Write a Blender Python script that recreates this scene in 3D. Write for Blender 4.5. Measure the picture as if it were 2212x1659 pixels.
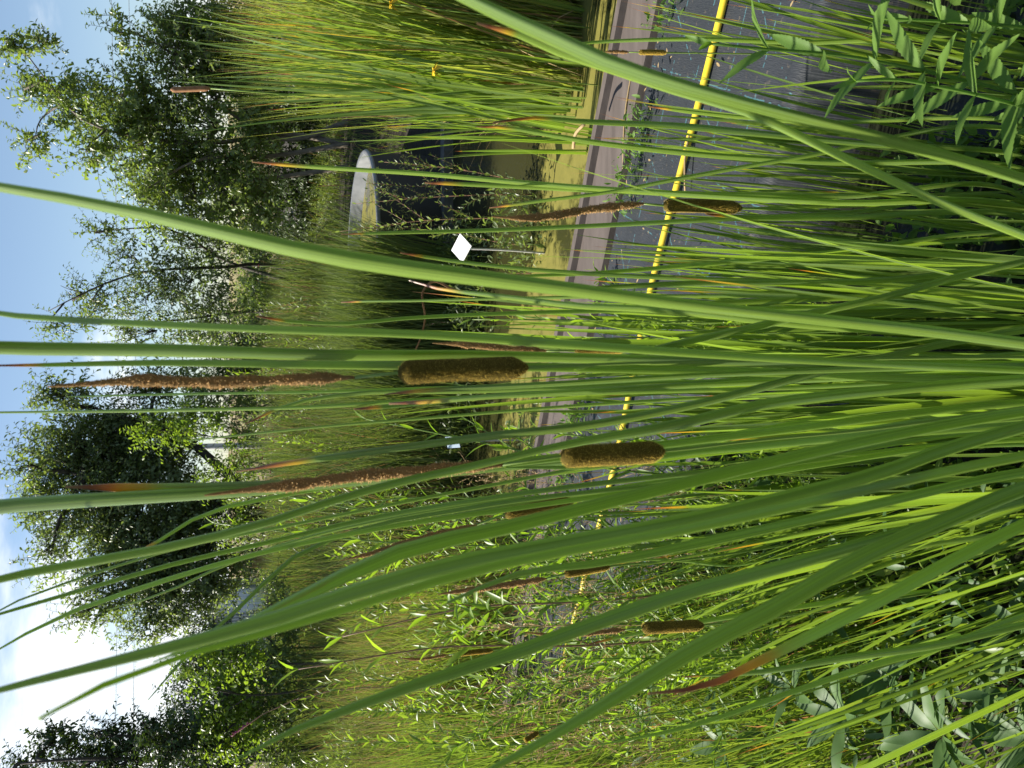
import bpy, math, random
import numpy as np
from mathutils import Vector, Matrix, noise as mnoise
R = math.radians
SC = bpy.context.scene
for _o in list(bpy.data.objects): bpy.data.objects.remove(_o)

# ------------------------------------------------------------ camera, sky, sun, exposure
PITCH = R(18.36); SP, CP = math.sin(PITCH), math.cos(PITCH)
EYE = Vector((0.0, 0.0, 1.6)); FPX = 1720.0
cam = bpy.data.cameras.new('camera'); camo = bpy.data.objects.new('camera', cam)
SC.collection.objects.link(camo); SC.camera = camo
cam.lens = 28; cam.sensor_width = 36; cam.sensor_fit = 'HORIZONTAL'; cam.clip_start = 0.02; cam.clip_end = 2000
_f, _u, _r = Vector((0, CP, -SP)), Vector((0, SP, CP)), Vector((1, 0, 0))
_m = Matrix((-_u, _r, -_f)).transposed().to_4x4(); _m.translation = EYE    # the phone is held on its side: world up points left in the picture
camo.matrix_world = _m
cam.dof.use_dof = True; cam.dof.focus_distance = 2.4; cam.dof.aperture_fstop = 13

SUN_AZ, SUN_EL = R(-70), R(40)       # azimuth from straight ahead, to the left
sdir = Vector((math.sin(SUN_AZ) * math.cos(SUN_EL), math.cos(SUN_AZ) * math.cos(SUN_EL), math.sin(SUN_EL)))
W = bpy.data.worlds.new('World'); SC.world = W; W.use_nodes = True
nt = W.node_tree; nt.nodes.clear(); N = nt.nodes.new; L = nt.links.new
sky = N('ShaderNodeTexSky'); sky.sky_type = 'NISHITA'; sky.sun_disc = False
sky.sun_elevation = SUN_EL; sky.sun_rotation = SUN_AZ
sky.air_density = 1.0; sky.dust_density = 0.6; sky.ozone_density = 1.6
bg = N('ShaderNodeBackground'); bg.inputs[1].default_value = 0.072; L(sky.outputs[0], bg.inputs[0])
bc = N('ShaderNodeBackground'); bc.inputs[0].default_value = (0.93, 0.97, 1, 1); bc.inputs[1].default_value = 0.62
tc = N('ShaderNodeTexCoord')
mp = N('ShaderNodeMapping'); mp.inputs['Scale'].default_value = (1.6, 1.6, 5.0); L(tc.outputs['Generated'], mp.inputs[0])
cn = N('ShaderNodeTexNoise'); cn.inputs['Scale'].default_value = 2.1; cn.inputs['Detail'].default_value = 7; cn.inputs['Roughness'].default_value = 0.55
L(mp.outputs[0], cn.inputs[0])
# a bright bank of cloud low in the left half of the sky
dotn = N('ShaderNodeVectorMath'); dotn.operation = 'DOT_PRODUCT'; L(tc.outputs['Generated'], dotn.inputs[0])
cd = Vector((math.sin(R(-22)), math.cos(R(-22)), 0.10)).normalized(); dotn.inputs[1].default_value = cd
mr = N('ShaderNodeMapRange'); mr.inputs['From Min'].default_value = 0.965; mr.inputs['From Max'].default_value = 0.998
mr.inputs['To Min'].default_value = 0.0; mr.inputs['To Max'].default_value = 0.25; L(dotn.outputs['Value'], mr.inputs[0])
sep = N('ShaderNodeSeparateXYZ'); L(tc.outputs['Generated'], sep.inputs[0])
mh = N('ShaderNodeMapRange'); mh.inputs['From Min'].default_value = 0.0; mh.inputs['From Max'].default_value = 0.22
mh.inputs['To Min'].default_value = 0.15; mh.inputs['To Max'].default_value = 0.0; L(sep.outputs['Z'], mh.inputs[0])
a1 = N('ShaderNodeMath'); a1.operation = 'ADD'; L(cn.outputs['Fac'], a1.inputs[0]); L(mr.outputs[0], a1.inputs[1])
a2 = N('ShaderNodeMath'); a2.operation = 'ADD'; L(a1.outputs[0], a2.inputs[0]); L(mh.outputs[0], a2.inputs[1])
cr = N('ShaderNodeMapRange'); cr.inputs['From Min'].default_value = 0.62; cr.inputs['From Max'].default_value = 0.86; cr.interpolation_type = 'SMOOTHSTEP'
L(a2.outputs[0], cr.inputs[0])
mx = N('ShaderNodeMixShader'); L(cr.outputs[0], mx.inputs[0]); L(bg.outputs[0], mx.inputs[1]); L(bc.outputs[0], mx.inputs[2])
wo = N('ShaderNodeOutputWorld'); L(mx.outputs[0], wo.inputs[0])
sl = bpy.data.lights.new('sun', 'SUN'); sl.energy = 5.0; sl.angle = R(0.5); sl.color = (1.0, 0.94, 0.84)
so = bpy.data.objects.new('sun', sl); SC.collection.objects.link(so)
so.rotation_euler = sdir.to_track_quat('Z', 'Y').to_euler()
SC.view_settings.view_transform = 'Standard'; SC.view_settings.look = 'None'; SC.view_settings.gamma = 1
SC.view_settings.exposure = 1.14
SC.cycles.max_bounces = 8; SC.cycles.transmission_bounces = 6; SC.cycles.transparent_max_bounces = 6
SC.cycles.diffuse_bounces = 2; SC.cycles.glossy_bounces = 2
SC.cycles.sample_clamp_indirect = 6

# ------------------------------------------------------------ helpers
def ray(X, Y):
    u = (1106 - X) / FPX
    return Vector(((829.5 - Y) / FPX, CP + u * SP, -SP + u * CP))
def at(X, Y, D):                    # the point at forward distance D seen at (X, Y) of a 2212 x 1659 picture
    d = ray(X, Y); return EYE + d * (D / d.y)
def dep(X, D): return D / ray(X, 0).y
def onz(X, Y, z):
    d = ray(X, Y); return EYE + d * ((z - EYE.z) / d.z)
def tag(o, label=None, cat=None, group=None, kind=None):
    if label: o['label'] = label
    if cat: o['category'] = cat
    if group: o['group'] = group
    if kind: o['kind'] = kind
    return o
def empty(name, loc=(0, 0, 0)):
    o = bpy.data.objects.new(name, None); o.empty_display_size = 0.05; o.location = loc
    SC.collection.objects.link(o); return o
def unit(a): return a / np.maximum(np.linalg.norm(a, axis=-1, keepdims=True), 1e-9)

class MB:
    def __init__(s): s.v = []; s.a = []; s.q = []; s.t = []; s.n = 0
    def add(s, v, quads=None, tris=None, attr=None):
        v = np.asarray(v, float).reshape(-1, 3)
        s.v.append(v); s.a.append(np.zeros((len(v), 3)) if attr is None else np.asarray(attr, float).reshape(-1, 3))
        if quads is not None and len(quads): s.q.append(np.asarray(quads, int).reshape(-1, 4) + s.n)
        if tris is not None and len(tris): s.t.append(np.asarray(tris, int).reshape(-1, 3) + s.n)
        s.n += len(v)
    def build(s, name, mat, parent=None, smooth=True):
        v = np.concatenate(s.v); a = np.concatenate(s.a)
        if parent is not None: v = v - np.array(parent.location)
        q = np.concatenate(s.q) if s.q else np.zeros((0, 4), int)
        t = np.concatenate(s.t) if s.t else np.zeros((0, 3), int)
        me = bpy.data.meshes.new(name)
        me.vertices.add(len(v)); me.vertices.foreach_set('co', v.astype(np.float32).ravel())
        lo = np.concatenate([q.ravel(), t.ravel()]).astype(np.int32)
        me.loops.add(len(lo)); me.loops.foreach_set('vertex_index', lo)
        me.polygons.add(len(q) + len(t))
        st = np.concatenate([np.arange(len(q)) * 4, len(q) * 4 + np.arange(len(t)) * 3]).astype(np.int32)
        me.polygons.foreach_set('loop_start', st)
        me.polygons.foreach_set('use_smooth', np.full(len(st), smooth))
        me.update(calc_edges=True)
        at_ = me.attributes.new('leaf', 'FLOAT_VECTOR', 'POINT'); at_.data.foreach_set('vector', a.astype(np.float32).ravel())
        me.materials.append(mat)
        o = bpy.data.objects.new(name, me); SC.collection.objects.link(o)
        if parent is not None: o.parent = parent
        return o
    def box(s, lo, hi, M=None):
        x0, y0, z0 = lo; x1, y1, z1 = hi
        v = [Vector(p) for p in ((x0,y0,z0),(x1,y0,z0),(x1,y1,z0),(x0,y1,z0),(x0,y0,z1),(x1,y0,z1),(x1,y1,z1),(x0,y1,z1))]
        if M: v = [M @ p for p in v]
        s.add([tuple(p) for p in v], [(0,3,2,1),(4,5,6,7),(0,1,5,4),(1,2,6,5),(2,3,7,6),(3,0,4,7)])

def spline(P, n):
    P = np.array([tuple(p) for p in P], float)
    d = np.maximum(np.linalg.norm(np.diff(P, axis=0), axis=1), 1e-6); cum = np.concatenate([[0], np.cumsum(d)])
    sl_ = np.diff(P, axis=0) / d[:, None]; m = np.empty_like(P); m[0] = sl_[0]; m[-1] = sl_[-1]
    for i in range(1, len(P) - 1): m[i] = (sl_[i] * d[i-1] + sl_[i-1] * d[i]) / (d[i] + d[i-1])
    q = np.linspace(0, cum[-1], n); i = np.clip(np.searchsorted(cum, q, 'right') - 1, 0, len(d) - 1); h = d[i][:, None]; t = ((q - cum[i]) / d[i])[:, None]
    return (2*t**3 - 3*t**2 + 1) * P[i] + (t**3 - 2*t**2 + t) * h * m[i] + (-2*t**3 + 3*t**2) * P[i+1] + (t**3 - t**2) * h * m[i+1]

def ribbons(B, C, Wd, side, fold=0.15, burn=None):
    """many ribbons at once: C (N,S,3) centre lines, Wd (N,S) widths, side (N,S,3)"""
    n, s = Wd.shape
    T = unit(np.gradient(C, axis=1)); nr = unit(np.cross(T, side))
    w = Wd[..., None]
    V = np.stack([C - side * w * .5, C - nr * w * fold, C + side * w * .5], 2)
    at_ = np.zeros((n, s, 3, 3)); at_[..., 0, 0] = 0; at_[..., 1, 0] = .5; at_[..., 2, 0] = 1
    ln = np.concatenate([np.zeros((n, 1)), np.cumsum(np.linalg.norm(np.diff(C, axis=1), axis=2), 1)], 1)
    at_[..., 1] = ln[..., None]
    if burn is not None: at_[..., 2] = burn[..., None]
    idx = np.arange(n * s * 3).reshape(n, s, 3)
    q = np.stack([idx[:, :-1, :-1], idx[:, :-1, 1:], idx[:, 1:, 1:], idx[:, 1:, :-1]], -1)
    B.add(V, q.reshape(-1, 4), None, at_)

def ring_blade(B, C, Wd, side, thick=.22, burn=None, K=10):
    """one blade with a lens section and real thickness"""
    s = len(Wd); T = unit(np.gradient(C, axis=0)); side = unit(side - T * np.sum(side * T, 1, keepdims=True)); nr = np.cross(T, side)
    V = []; A = []
    ln = np.concatenate([[0], np.cumsum(np.linalg.norm(np.diff(C, axis=0), axis=1))])
    for k in range(K):
        a = 2 * math.pi * k / K; cx = math.cos(a); sy = math.sin(a)
        bow = (1 - cx * cx) * .10           # crescent section
        V.append(C + side * (Wd * .5 * cx)[:, None] + nr * (Wd * (thick * .5 * sy - bow))[:, None])
        A.append(np.stack([np.full(s, .5 + .5 * cx), ln, burn if burn is not None else np.zeros(s)], 1))
    V = np.stack(V, 1); A = np.stack(A, 1)
    idx = np.arange(s * K).reshape(s, K); nx = np.roll(idx, -1, 1)
    q = np.stack([idx[:-1], nx[:-1], nx[1:], idx[1:]], -1).reshape(-1, 4)
    B.add(V, q, None, A)

def tube(B, C, rad, K=6, wob=None):
    C = np.asarray(C, float); s = len(C); rad = np.broadcast_to(rad, (s,))
    T = unit(np.gradient(C, axis=0)); ref = np.tile(np.array([.3, .9, .25]), (s, 1)); sd = unit(np.cross(T, ref)); nr = np.cross(T, sd)
    a = np.arange(K) * 2 * math.pi / K
    rr = rad[:, None] * (wob if wob is not None else np.ones((s, K)))
    V = C[:, None] + sd[:, None] * (np.cos(a)[None, :] * rr)[..., None] + nr[:, None] * (np.sin(a)[None, :] * rr)[..., None]
    ln = np.concatenate([[0], np.cumsum(np.linalg.norm(np.diff(C, axis=0), axis=1))])
    A = np.zeros((s, K, 3)); A[..., 0] = np.arange(K) / K; A[..., 1] = ln[:, None]
    idx = np.arange(s * K).reshape(s, K); nx = np.roll(idx, -1, 1)
    q = np.stack([idx[:-1], nx[:-1], nx[1:], idx[1:]], -1).reshape(-1, 4)
    B.add(V, q, None, A)
    B.add(np.stack([C[0], C[-1]]))
    e0, e1 = B.n - 2, B.n - 1; b = B.n - 2 - s * K
    B.t.append(np.array([(b + (k + 1) % K, b + k, e0) for k in range(K)] + [(b + (s-1)*K + k, b + (s-1)*K + (k+1) % K, e1) for k in range(K)]))

def leaves(B, P, Dv, Nv, Ln, Wd, fold=.25, droop=.15, burn=None):
    """simple pointed leaves, vectorised: P base, Dv direction, Nv normal"""
    n = len(P); Dv = unit(Dv); side = unit(np.cross(Dv, Nv)); Nn = np.cross(side, Dv)
    l = Ln[:, None]; w = Wd[:, None]
    rows = [(0, .0), (.22, .75), (.55, 1.0), (.82, .5), (1, 0)]
    V = []; A = []
    for t, ww in rows[1:-1]:
        c = P + Dv * l * t - Nn * l * droop * t * t
        V += [c - side * w * .5 * ww + Nn * w * fold * ww, c, c + side * w * .5 * ww + Nn * w * fold * ww]
        A += [(0, t, 0), (.5, t, 0), (1, t, 0)]
    V = [P] + V + [P + Dv * l - Nn * l * droop]; A = [(.5, 0, 0)] + A + [(.5, 1, 0)]
    V = np.stack(V, 1); A = np.tile(np.array(A, float), (n, 1, 1))
    if burn is not None: A[..., 2] = burn[:, None]
    k = V.shape[1]; o = (np.arange(n) * k)[:, None]
    q = np.array([(1, 4, 5, 2), (2, 5, 6, 3), (4, 7, 8, 5), (5, 8, 9, 6)]); t3 = np.array([(0, 1, 2), (0, 2, 3), (7, 10, 8), (8, 10, 9)])
    B.add(V, (q[None] + o[..., None]).reshape(-1, 4), (t3[None] + o[..., None]).reshape(-1, 3), A)

# ------------------------------------------------------------ materials
def newmat(name):
    m = bpy.data.materials.new(name); m.use_nodes = True; t = m.node_tree; t.nodes.clear(); return m, t
def ramp(t, stops, fac):
    r = t.nodes.new('ShaderNodeValToRGB'); e = r.color_ramp.elements
    while len(e) > 1: e.remove(e[-1])
    e[0].position = stops[0][0]; e[0].color = (*stops[0][1], 1)
    for p, c in stops[1:]: x = e.new(p); x.color = (*c, 1)
    t.links.new(fac, r.inputs[0]); return r.outputs[0]
def mixc(t, f, a, b, mode='MIX'):
    m = t.nodes.new('ShaderNodeMix'); m.data_type = 'RGBA'; m.blend_type = mode
    for i, x in ((0, f), (6, a), (7, b)):
        if isinstance(x, (int, float)): m.inputs[i].default_value = x
        elif isinstance(x, tuple): m.inputs[i].default_value = (*x, 1)
        else: t.links.new(x, m.inputs[i])
    return m.outputs[2]
def fac(t, op, a, b=0.0):
    m = t.nodes.new('ShaderNodeMath'); m.operation = op
    for i, x in ((0, a), (1, b)):
        if isinstance(x, (int, float)): m.inputs[i].default_value = x
        else: t.links.new(x, m.inputs[i])
    return m.outputs[0]
def noise(t, vec, scale, detail=3, rough=.5):
    n = t.nodes.new('ShaderNodeTexNoise'); n.inputs['Scale'].default_value = scale
    n.inputs['Detail'].default_value = detail; n.inputs['Roughness'].default_value = rough
    if vec is not None: t.links.new(vec, n.inputs[0])
    return n.outputs['Fac']
def leafmat(name, c1, c2, tr=.35, vein=.55, wax_sheen=0.0, trc=None, rough=.42, spec=.4, streak=True, dead=(0.30, 0.19, 0.09), spread=1.0):
    """leaf: gloss + diffuse + light through it; c1..c2 spread by plant and island; 'leaf'.z runs green > orange > brown"""
    m, t = newmat(name); Nn = t.nodes.new; Lk = t.links.new
    g = Nn('ShaderNodeNewGeometry'); oi = Nn('ShaderNodeObjectInfo'); at_ = Nn('ShaderNodeAttribute'); at_.attribute_name = 'leaf'
    sp = Nn('ShaderNodeSeparateXYZ'); Lk(at_.outputs['Vector'], sp.inputs[0])
    rnd = fac(t, 'ADD', fac(t, 'MULTIPLY', g.outputs['Random Per Island'], .6), fac(t, 'MULTIPLY', oi.outputs['Random'], .4))
    patch = Nn('ShaderNodeMapRange'); patch.inputs['From Min'].default_value = .35; patch.inputs['From Max'].default_value = .65; Lk(noise(t, g.outputs['Position'], 1.7, 3), patch.inputs[0])
    rs = Nn('ShaderNodeMapRange'); rs.inputs['From Min'].default_value = .22; rs.inputs['From Max'].default_value = .78; Lk(rnd, rs.inputs[0])
    base = mixc(t, fac(t, 'ADD', fac(t, 'MULTIPLY', rs.outputs[0], .78), fac(t, 'MULTIPLY', patch.outputs[0], .22)), c1, c2)
    if streak:
        cb = Nn('ShaderNodeCombineXYZ'); Lk(fac(t, 'MULTIPLY', sp.outputs['X'], 14), cb.inputs[0]); Lk(fac(t, 'MULTIPLY', sp.outputs['Y'], 1.3), cb.inputs[1]); Lk(fac(t, 'MULTIPLY', rnd, 37), cb.inputs[2])
        st = noise(t, cb.outputs[0], 1.6, 4, .6)
        sv = Nn('ShaderNodeMapRange'); sv.inputs['From Min'].default_value = .42; sv.inputs['From Max'].default_value = .68; Lk(st, sv.inputs[0])
        base = mixc(t, fac(t, 'MULTIPLY', sv.outputs[0], vein), base, tuple(x * 1.6 for x in c2))
        if wax_sheen:                                  # pale glaucous bloom with sunlit sheen painted into the colour, in long patches
            cb3 = Nn('ShaderNodeCombineXYZ'); Lk(fac(t, 'MULTIPLY', sp.outputs['X'], 1.6), cb3.inputs[0]); Lk(fac(t, 'MULTIPLY', sp.outputs['Y'], 2.2), cb3.inputs[1]); Lk(fac(t, 'MULTIPLY', rnd, 53), cb3.inputs[2])
            wz_ = Nn('ShaderNodeMapRange'); wz_.inputs['From Min'].default_value = .48; wz_.inputs['From Max'].default_value = .66; Lk(noise(t, cb3.outputs[0], 1.3, 3), wz_.inputs[0])
            base = mixc(t, fac(t, 'MULTIPLY', wz_.outputs[0], wax_sheen), base, (.20, .30, .17))
        cb2 = Nn('ShaderNodeCombineXYZ'); Lk(fac(t, 'MULTIPLY', sp.outputs['X'], 2), cb2.inputs[0]); Lk(fac(t, 'MULTIPLY', sp.outputs['Y'], 5), cb2.inputs[1]); Lk(fac(t, 'MULTIPLY', rnd, 91), cb2.inputs[2])
        bl = noise(t, cb2.outputs[0], 1.2, 3, .6)
        base = mixc(t, fac(t, 'MULTIPLY', fac(t, 'GREATER_THAN', bl, .69), .5), base, (.16, .15, .03))
    else:
        tcn = Nn('ShaderNodeTexCoord'); bl = noise(t, tcn.outputs['Object'], 60, 3)
        base = mixc(t, fac(t, 'MULTIPLY', bl, .35), base, tuple(x * 1.5 for x in c2))
    brn = sp.outputs['Z']
    bcol = ramp(t, [(0, (.25, .30, .02)), (.3, (.55, .36, .03)), (.5, (.42, .17, .04)), (.72, (.20, .06, .025)), (1, dead)], brn)
    on = Nn('ShaderNodeMapRange'); on.inputs['From Min'].default_value = 0.0; on.inputs['From Max'].default_value = .22; Lk(brn, on.inputs[0])
    base = mixc(t, on.outputs[0], base, bcol)
    p = Nn('ShaderNodeBsdfPrincipled'); Lk(base, p.inputs['Base Color']); p.inputs['Roughness'].default_value = rough; p.inputs['Specular IOR Level'].default_value = spec
    trn = Nn('ShaderNodeBsdfTranslucent')
    tcol = mixc(t, on.outputs[0], mixc(t, 1.0, base, trc or (2.0, 2.1, .85), 'MULTIPLY'), mixc(t, 1.0, bcol, (1.4, 1.1, .8), 'MULTIPLY'))
    Lk(tcol, trn.inputs[0])
    mx_ = Nn('ShaderNodeMixShader'); mx_.inputs[0].default_value = tr; Lk(p.outputs[0], mx_.inputs[1]); Lk(trn.outputs[0], mx_.inputs[2])
    if streak:
        bp = Nn('ShaderNodeBump'); bp.inputs['Strength'].default_value = .25; bp.inputs['Distance'].default_value = .0006; Lk(st, bp.inputs['Height']); Lk(bp.outputs[0], p.inputs['Normal'])
    o = Nn('ShaderNodeOutputMaterial'); Lk(mx_.outputs[0], o.inputs[0]); return m
def solid(name, c1, c2=None, rough=.7, scale=20, bump=0.0, bdist=.003, stretch=(1, 1, 1), metal=0.0, spec=.4, detail=5):
    m, t = newmat(name); Nn = t.nodes.new; Lk = t.links.new
    tcn = Nn('ShaderNodeTexCoord'); mpn = Nn('ShaderNodeMapping'); mpn.inputs['Scale'].default_value = stretch; Lk(tcn.outputs['Object'], mpn.inputs[0])
    n = noise(t, mpn.outputs[0], scale, detail, .6)
    p = Nn('ShaderNodeBsdfPrincipled'); p.inputs['Roughness'].default_value = rough; p.inputs['Metallic'].default_value = metal; p.inputs['Specular IOR Level'].default_value = spec
    r = Nn('ShaderNodeMapRange'); r.inputs['From Min'].default_value = .3; r.inputs['From Max'].default_value = .7; Lk(n, r.inputs[0])
    Lk(mixc(t, r.outputs[0], c1, c2 or tuple(x * .6 for x in c1)), p.inputs['Base Color'])
    if bump:
        b = Nn('ShaderNodeBump'); b.inputs['Strength'].default_value = bump; b.inputs['Distance'].default_value = bdist; Lk(n, b.inputs['Height']); Lk(b.outputs[0], p.inputs['Normal'])
    o = Nn('ShaderNodeOutputMaterial'); Lk(p.outputs[0], o.inputs[0]); return m

M = {}
M['cattail'] = leafmat('cattail_leaf', (.022, .062, .013), (.165, .230, .036), tr=.40, wax_sheen=.35, rough=.36, spec=.6)
M['cattail_near'] = leafmat('near_cattail_leaf', (.026, .072, .014), (.190, .270, .045), tr=.26, vein=.7, wax_sheen=.35, trc=(3.3, 3.3, 1.1), rough=.33, spec=.9)
M['rush'] = leafmat('rush_leaf', (.110, .160, .030), (.320, .330, .090), tr=.48)
M['meadow'] = leafmat('meadow_blade', (.045, .085, .024), (.150, .180, .055), tr=.30, rough=.6)
M['grass'] = leafmat('grass_blade', (.040, .085, .016), (.180, .225, .050), tr=.36, rough=.5)
M['straw'] = leafmat('straw', (.34, .24, .11), (.46, .34, .17), tr=.25, rough=.8, trc=(1, .9, .7))
M['tree1'] = leafmat('fruit_tree_leaf', (.055, .095, .026), (.165, .210, .060), tr=.46, streak=False, rough=.33, spec=.6)
M['tree2'] = leafmat('pale_tree_leaf', (.065, .100, .038), (.16, .20, .075), tr=.42, streak=False, rough=.38, spec=.6)
M['dark'] = leafmat('shade_painted_leaf', (.022, .045, .014), (.055, .085, .022), tr=.25, streak=False, rough=.4)  # darker leaf copy: backlight and shade put into the colour
M['bright'] = leafmat('bright_bush_leaf', (.070, .130, .020), (.170, .230, .035), tr=.42, streak=False, rough=.4)
M['willow'] = leafmat('lance_leaf', (.050, .110, .014), (.200, .290, .035), tr=.45, streak=False, rough=.4)
M['mint'] = leafmat('toothed_leaf', (.075, .150, .028), (.125, .215, .040), tr=.40, streak=False, rough=.55, spec=.3)
M['dock'] = leafmat('broad_leaf', (.032, .075, .020), (.075, .135, .038), tr=.24, streak=False, rough=.5, spec=.35)
M['bark'] = solid('bark', (.20, .17, .13), (.08, .065, .05), .85, 30, .5, .006, (1, 1, .3))
M['darkbark'] = solid('dark_bark', (.06, .05, .04), (.03, .026, .02), .85, 30, .5)
M['stem'] = leafmat('green_stem', (.12, .20, .03), (.17, .24, .05), tr=.15, rough=.4)
M['redstem'] = solid('red_stem', (.26, .12, .08), (.16, .12, .05), .6, 40)
M['brown'] = solid('dead_leaf', (.33, .17, .07), (.18, .08, .035), .8, 60, .3, .001)
M['soil'] = solid('soil', (.050, .040, .026), (.022, .020, .013), .95, 9, .7, .03)
M['board'] = solid('weathered_board', (.125, .102, .090), (.075, .060, .052), .85, 5, .5, .004, (.6, 3, 3))
M['ledge'] = solid('concrete_ledge', (.15, .15, .14), (.07, .07, .065), .9, 12, .3)
M['tubblack'] = solid('black_rubber', (.012, .013, .015), (.02, .021, .022), .5, 8, .1)
M['galv'] = solid('grey_tub_lining', (.26, .27, .28), (.15, .16, .17), .4, 6, .1, metal=.0)
M['sign'] = solid('white_enamel', (.86, .86, .86), (.80, .80, .80), .35, 10)
M['sign2'] = solid('frosted_label', (.40, .50, .58), (.34, .42, .5), .3, 10)
M['steel'] = solid('grey_metal', (.55, .54, .51), (.40, .39, .37), .4, 20, metal=.3)
M['hose'] = solid('yellow_hose', (.78, .58, .03), (.66, .50, .05), .42, 14, .1)
M['wall'] = solid('white_wall', (.80, .82, .84), (.68, .70, .73), .7, 4)
M['roofing'] = solid('grey_sheet_roof', (.36, .38, .42), (.26, .28, .31), .5, 5)
M['tan'] = solid('tan_earth', (.34, .27, .14), (.20, .18, .08), .9, 2.5, .5, .05)
M['pink'] = solid('pink_petal', (.48, .06, .22), (.40, .05, .2), .6, 40)
M['purple'] = solid('purple_petal', (.32, .12, .34), (.22, .08, .25), .6, 40)
M['yellow'] = solid('yellow_petal', (.80, .55, .02), (.75, .42, .02), .6, 40)
def spikemat(name, c1, c2, sc):
    m, t = newmat(name); Nn = t.nodes.new; Lk = t.links.new
    tcn = Nn('ShaderNodeTexCoord'); n = noise(t, tcn.outputs['Object'], sc, 6, .75); n2_ = Nn('ShaderNodeMapRange'); n2_.inputs['From Min'].default_value = .38; n2_.inputs['From Max'].default_value = .62; Lk(noise(t, tcn.outputs['Object'], sc * .16, 4, .7), n2_.inputs[0]); n2 = n2_.outputs[0]
    p = Nn('ShaderNodeBsdfPrincipled'); p.inputs['Roughness'].default_value = .9; p.inputs['Specular IOR Level'].default_value = .1
    p.inputs['Sheen Weight'].default_value = .2; p.inputs['Sheen Tint'].default_value = (.8, .6, .25, 1); p.inputs['Sheen Roughness'].default_value = .4
    fa = Nn('ShaderNodeAttribute'); fa.attribute_name = 'leaf'; fs = Nn('ShaderNodeSeparateXYZ'); Lk(fa.outputs['Vector'], fs.inputs[0])
    bcol = mixc(t, fs.outputs['Z'], mixc(t, n2, mixc(t, n, c1, tuple(x * .5 for x in c2)), mixc(t, n, tuple(x*.7 for x in c1), tuple(x * .7 for x in c2))), tuple(x * 1.7 for x in c2))
    Lk(bcol, p.inputs['Base Color']); tr_ = Nn('ShaderNodeBsdfTranslucent'); Lk(bcol, tr_.inputs[0]); ms = Nn('ShaderNodeMixShader'); ms.inputs[0].default_value = .45; Lk(p.outputs[0], ms.inputs[1]); Lk(tr_.outputs[0], ms.inputs[2])
    b = Nn('ShaderNodeBump'); b.inputs['Strength'].default_value = .8; b.inputs['Distance'].default_value = .0012; Lk(n, b.inputs['Height']); Lk(b.outputs[0], p.inputs['Normal'])
    o = Nn('ShaderNodeOutputMaterial'); Lk(ms.outputs[0], o.inputs[0]); return m
M['female'] = spikemat('seed_head', (.050, .034, .008), (.42, .31, .062), 600)
M['male'] = spikemat('pollen_spike', (.26, .155, .055), (.70, .47, .22), 500)

def watermat(name, algae, lim=.22):
    m, t = newmat(name); Nn = t.nodes.new; Lk = t.links.new
    tcn = Nn('ShaderNodeTexCoord'); v = tcn.outputs['Object']
    n1 = noise(t, v, 1.6, 6, .62); n2 = noise(t, v, 14, 6, .7); n3 = noise(t, v, 60, 3)
    if algae:
        f = Nn('ShaderNodeMapRange'); f.inputs['From Min'].default_value = .40; f.inputs['From Max'].default_value = .47
        sw = Nn('ShaderNodeSeparateXYZ'); Lk(v, sw.inputs[0]); qq = fac(t, 'ADD', sw.outputs['Y'], fac(t, 'MULTIPLY', sw.outputs['X'], .53))
        far = Nn('ShaderNodeMapRange'); far.inputs['From Min'].default_value = 4.9; far.inputs['From Max'].default_value = 5.5; far.inputs['To Max'].default_value = lim; Lk(qq, far.inputs[0])
        Lk(fac(t, 'SUBTRACT', fac(t, 'ADD', fac(t, 'MULTIPLY', n1, .72), fac(t, 'MULTIPLY', n2, .28)), far.outputs[0]), f.inputs[0]); f = f.outputs[0]
        col = mixc(t, n2, (.12, .115, .028), (.27, .23, .060)); col = mixc(t, fac(t, 'MULTIPLY', n3, .5), col, (.12, .13, .02))
        col = mixc(t, f, (.035, .035, .012), col)
    else: f = 0.0; col = mixc(t, n1, (.008, .010, .006), (.02, .024, .012))
    p = Nn('ShaderNodeBsdfPrincipled'); Lk(col, p.inputs['Base Color']); p.inputs['IOR'].default_value = 1.33
    if algae: Lk(fac(t, 'ADD', fac(t, 'MULTIPLY', f, .5), .06), p.inputs['Roughness'])
    else: p.inputs['Roughness'].default_value = .04
    b = Nn('ShaderNodeBump'); b.inputs['Strength'].default_value = .25; b.inputs['Distance'].default_value = .01; Lk(n2, b.inputs['Height']); Lk(b.outputs[0], p.inputs['Normal'])
    o = Nn('ShaderNodeOutputMaterial'); Lk(p.outputs[0], o.inputs[0]); return m
M['algae'] = watermat('algae_water', True); M['water'] = watermat('dark_water', False); M['tubalgae'] = watermat('tub_algae', True, .06)

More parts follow.
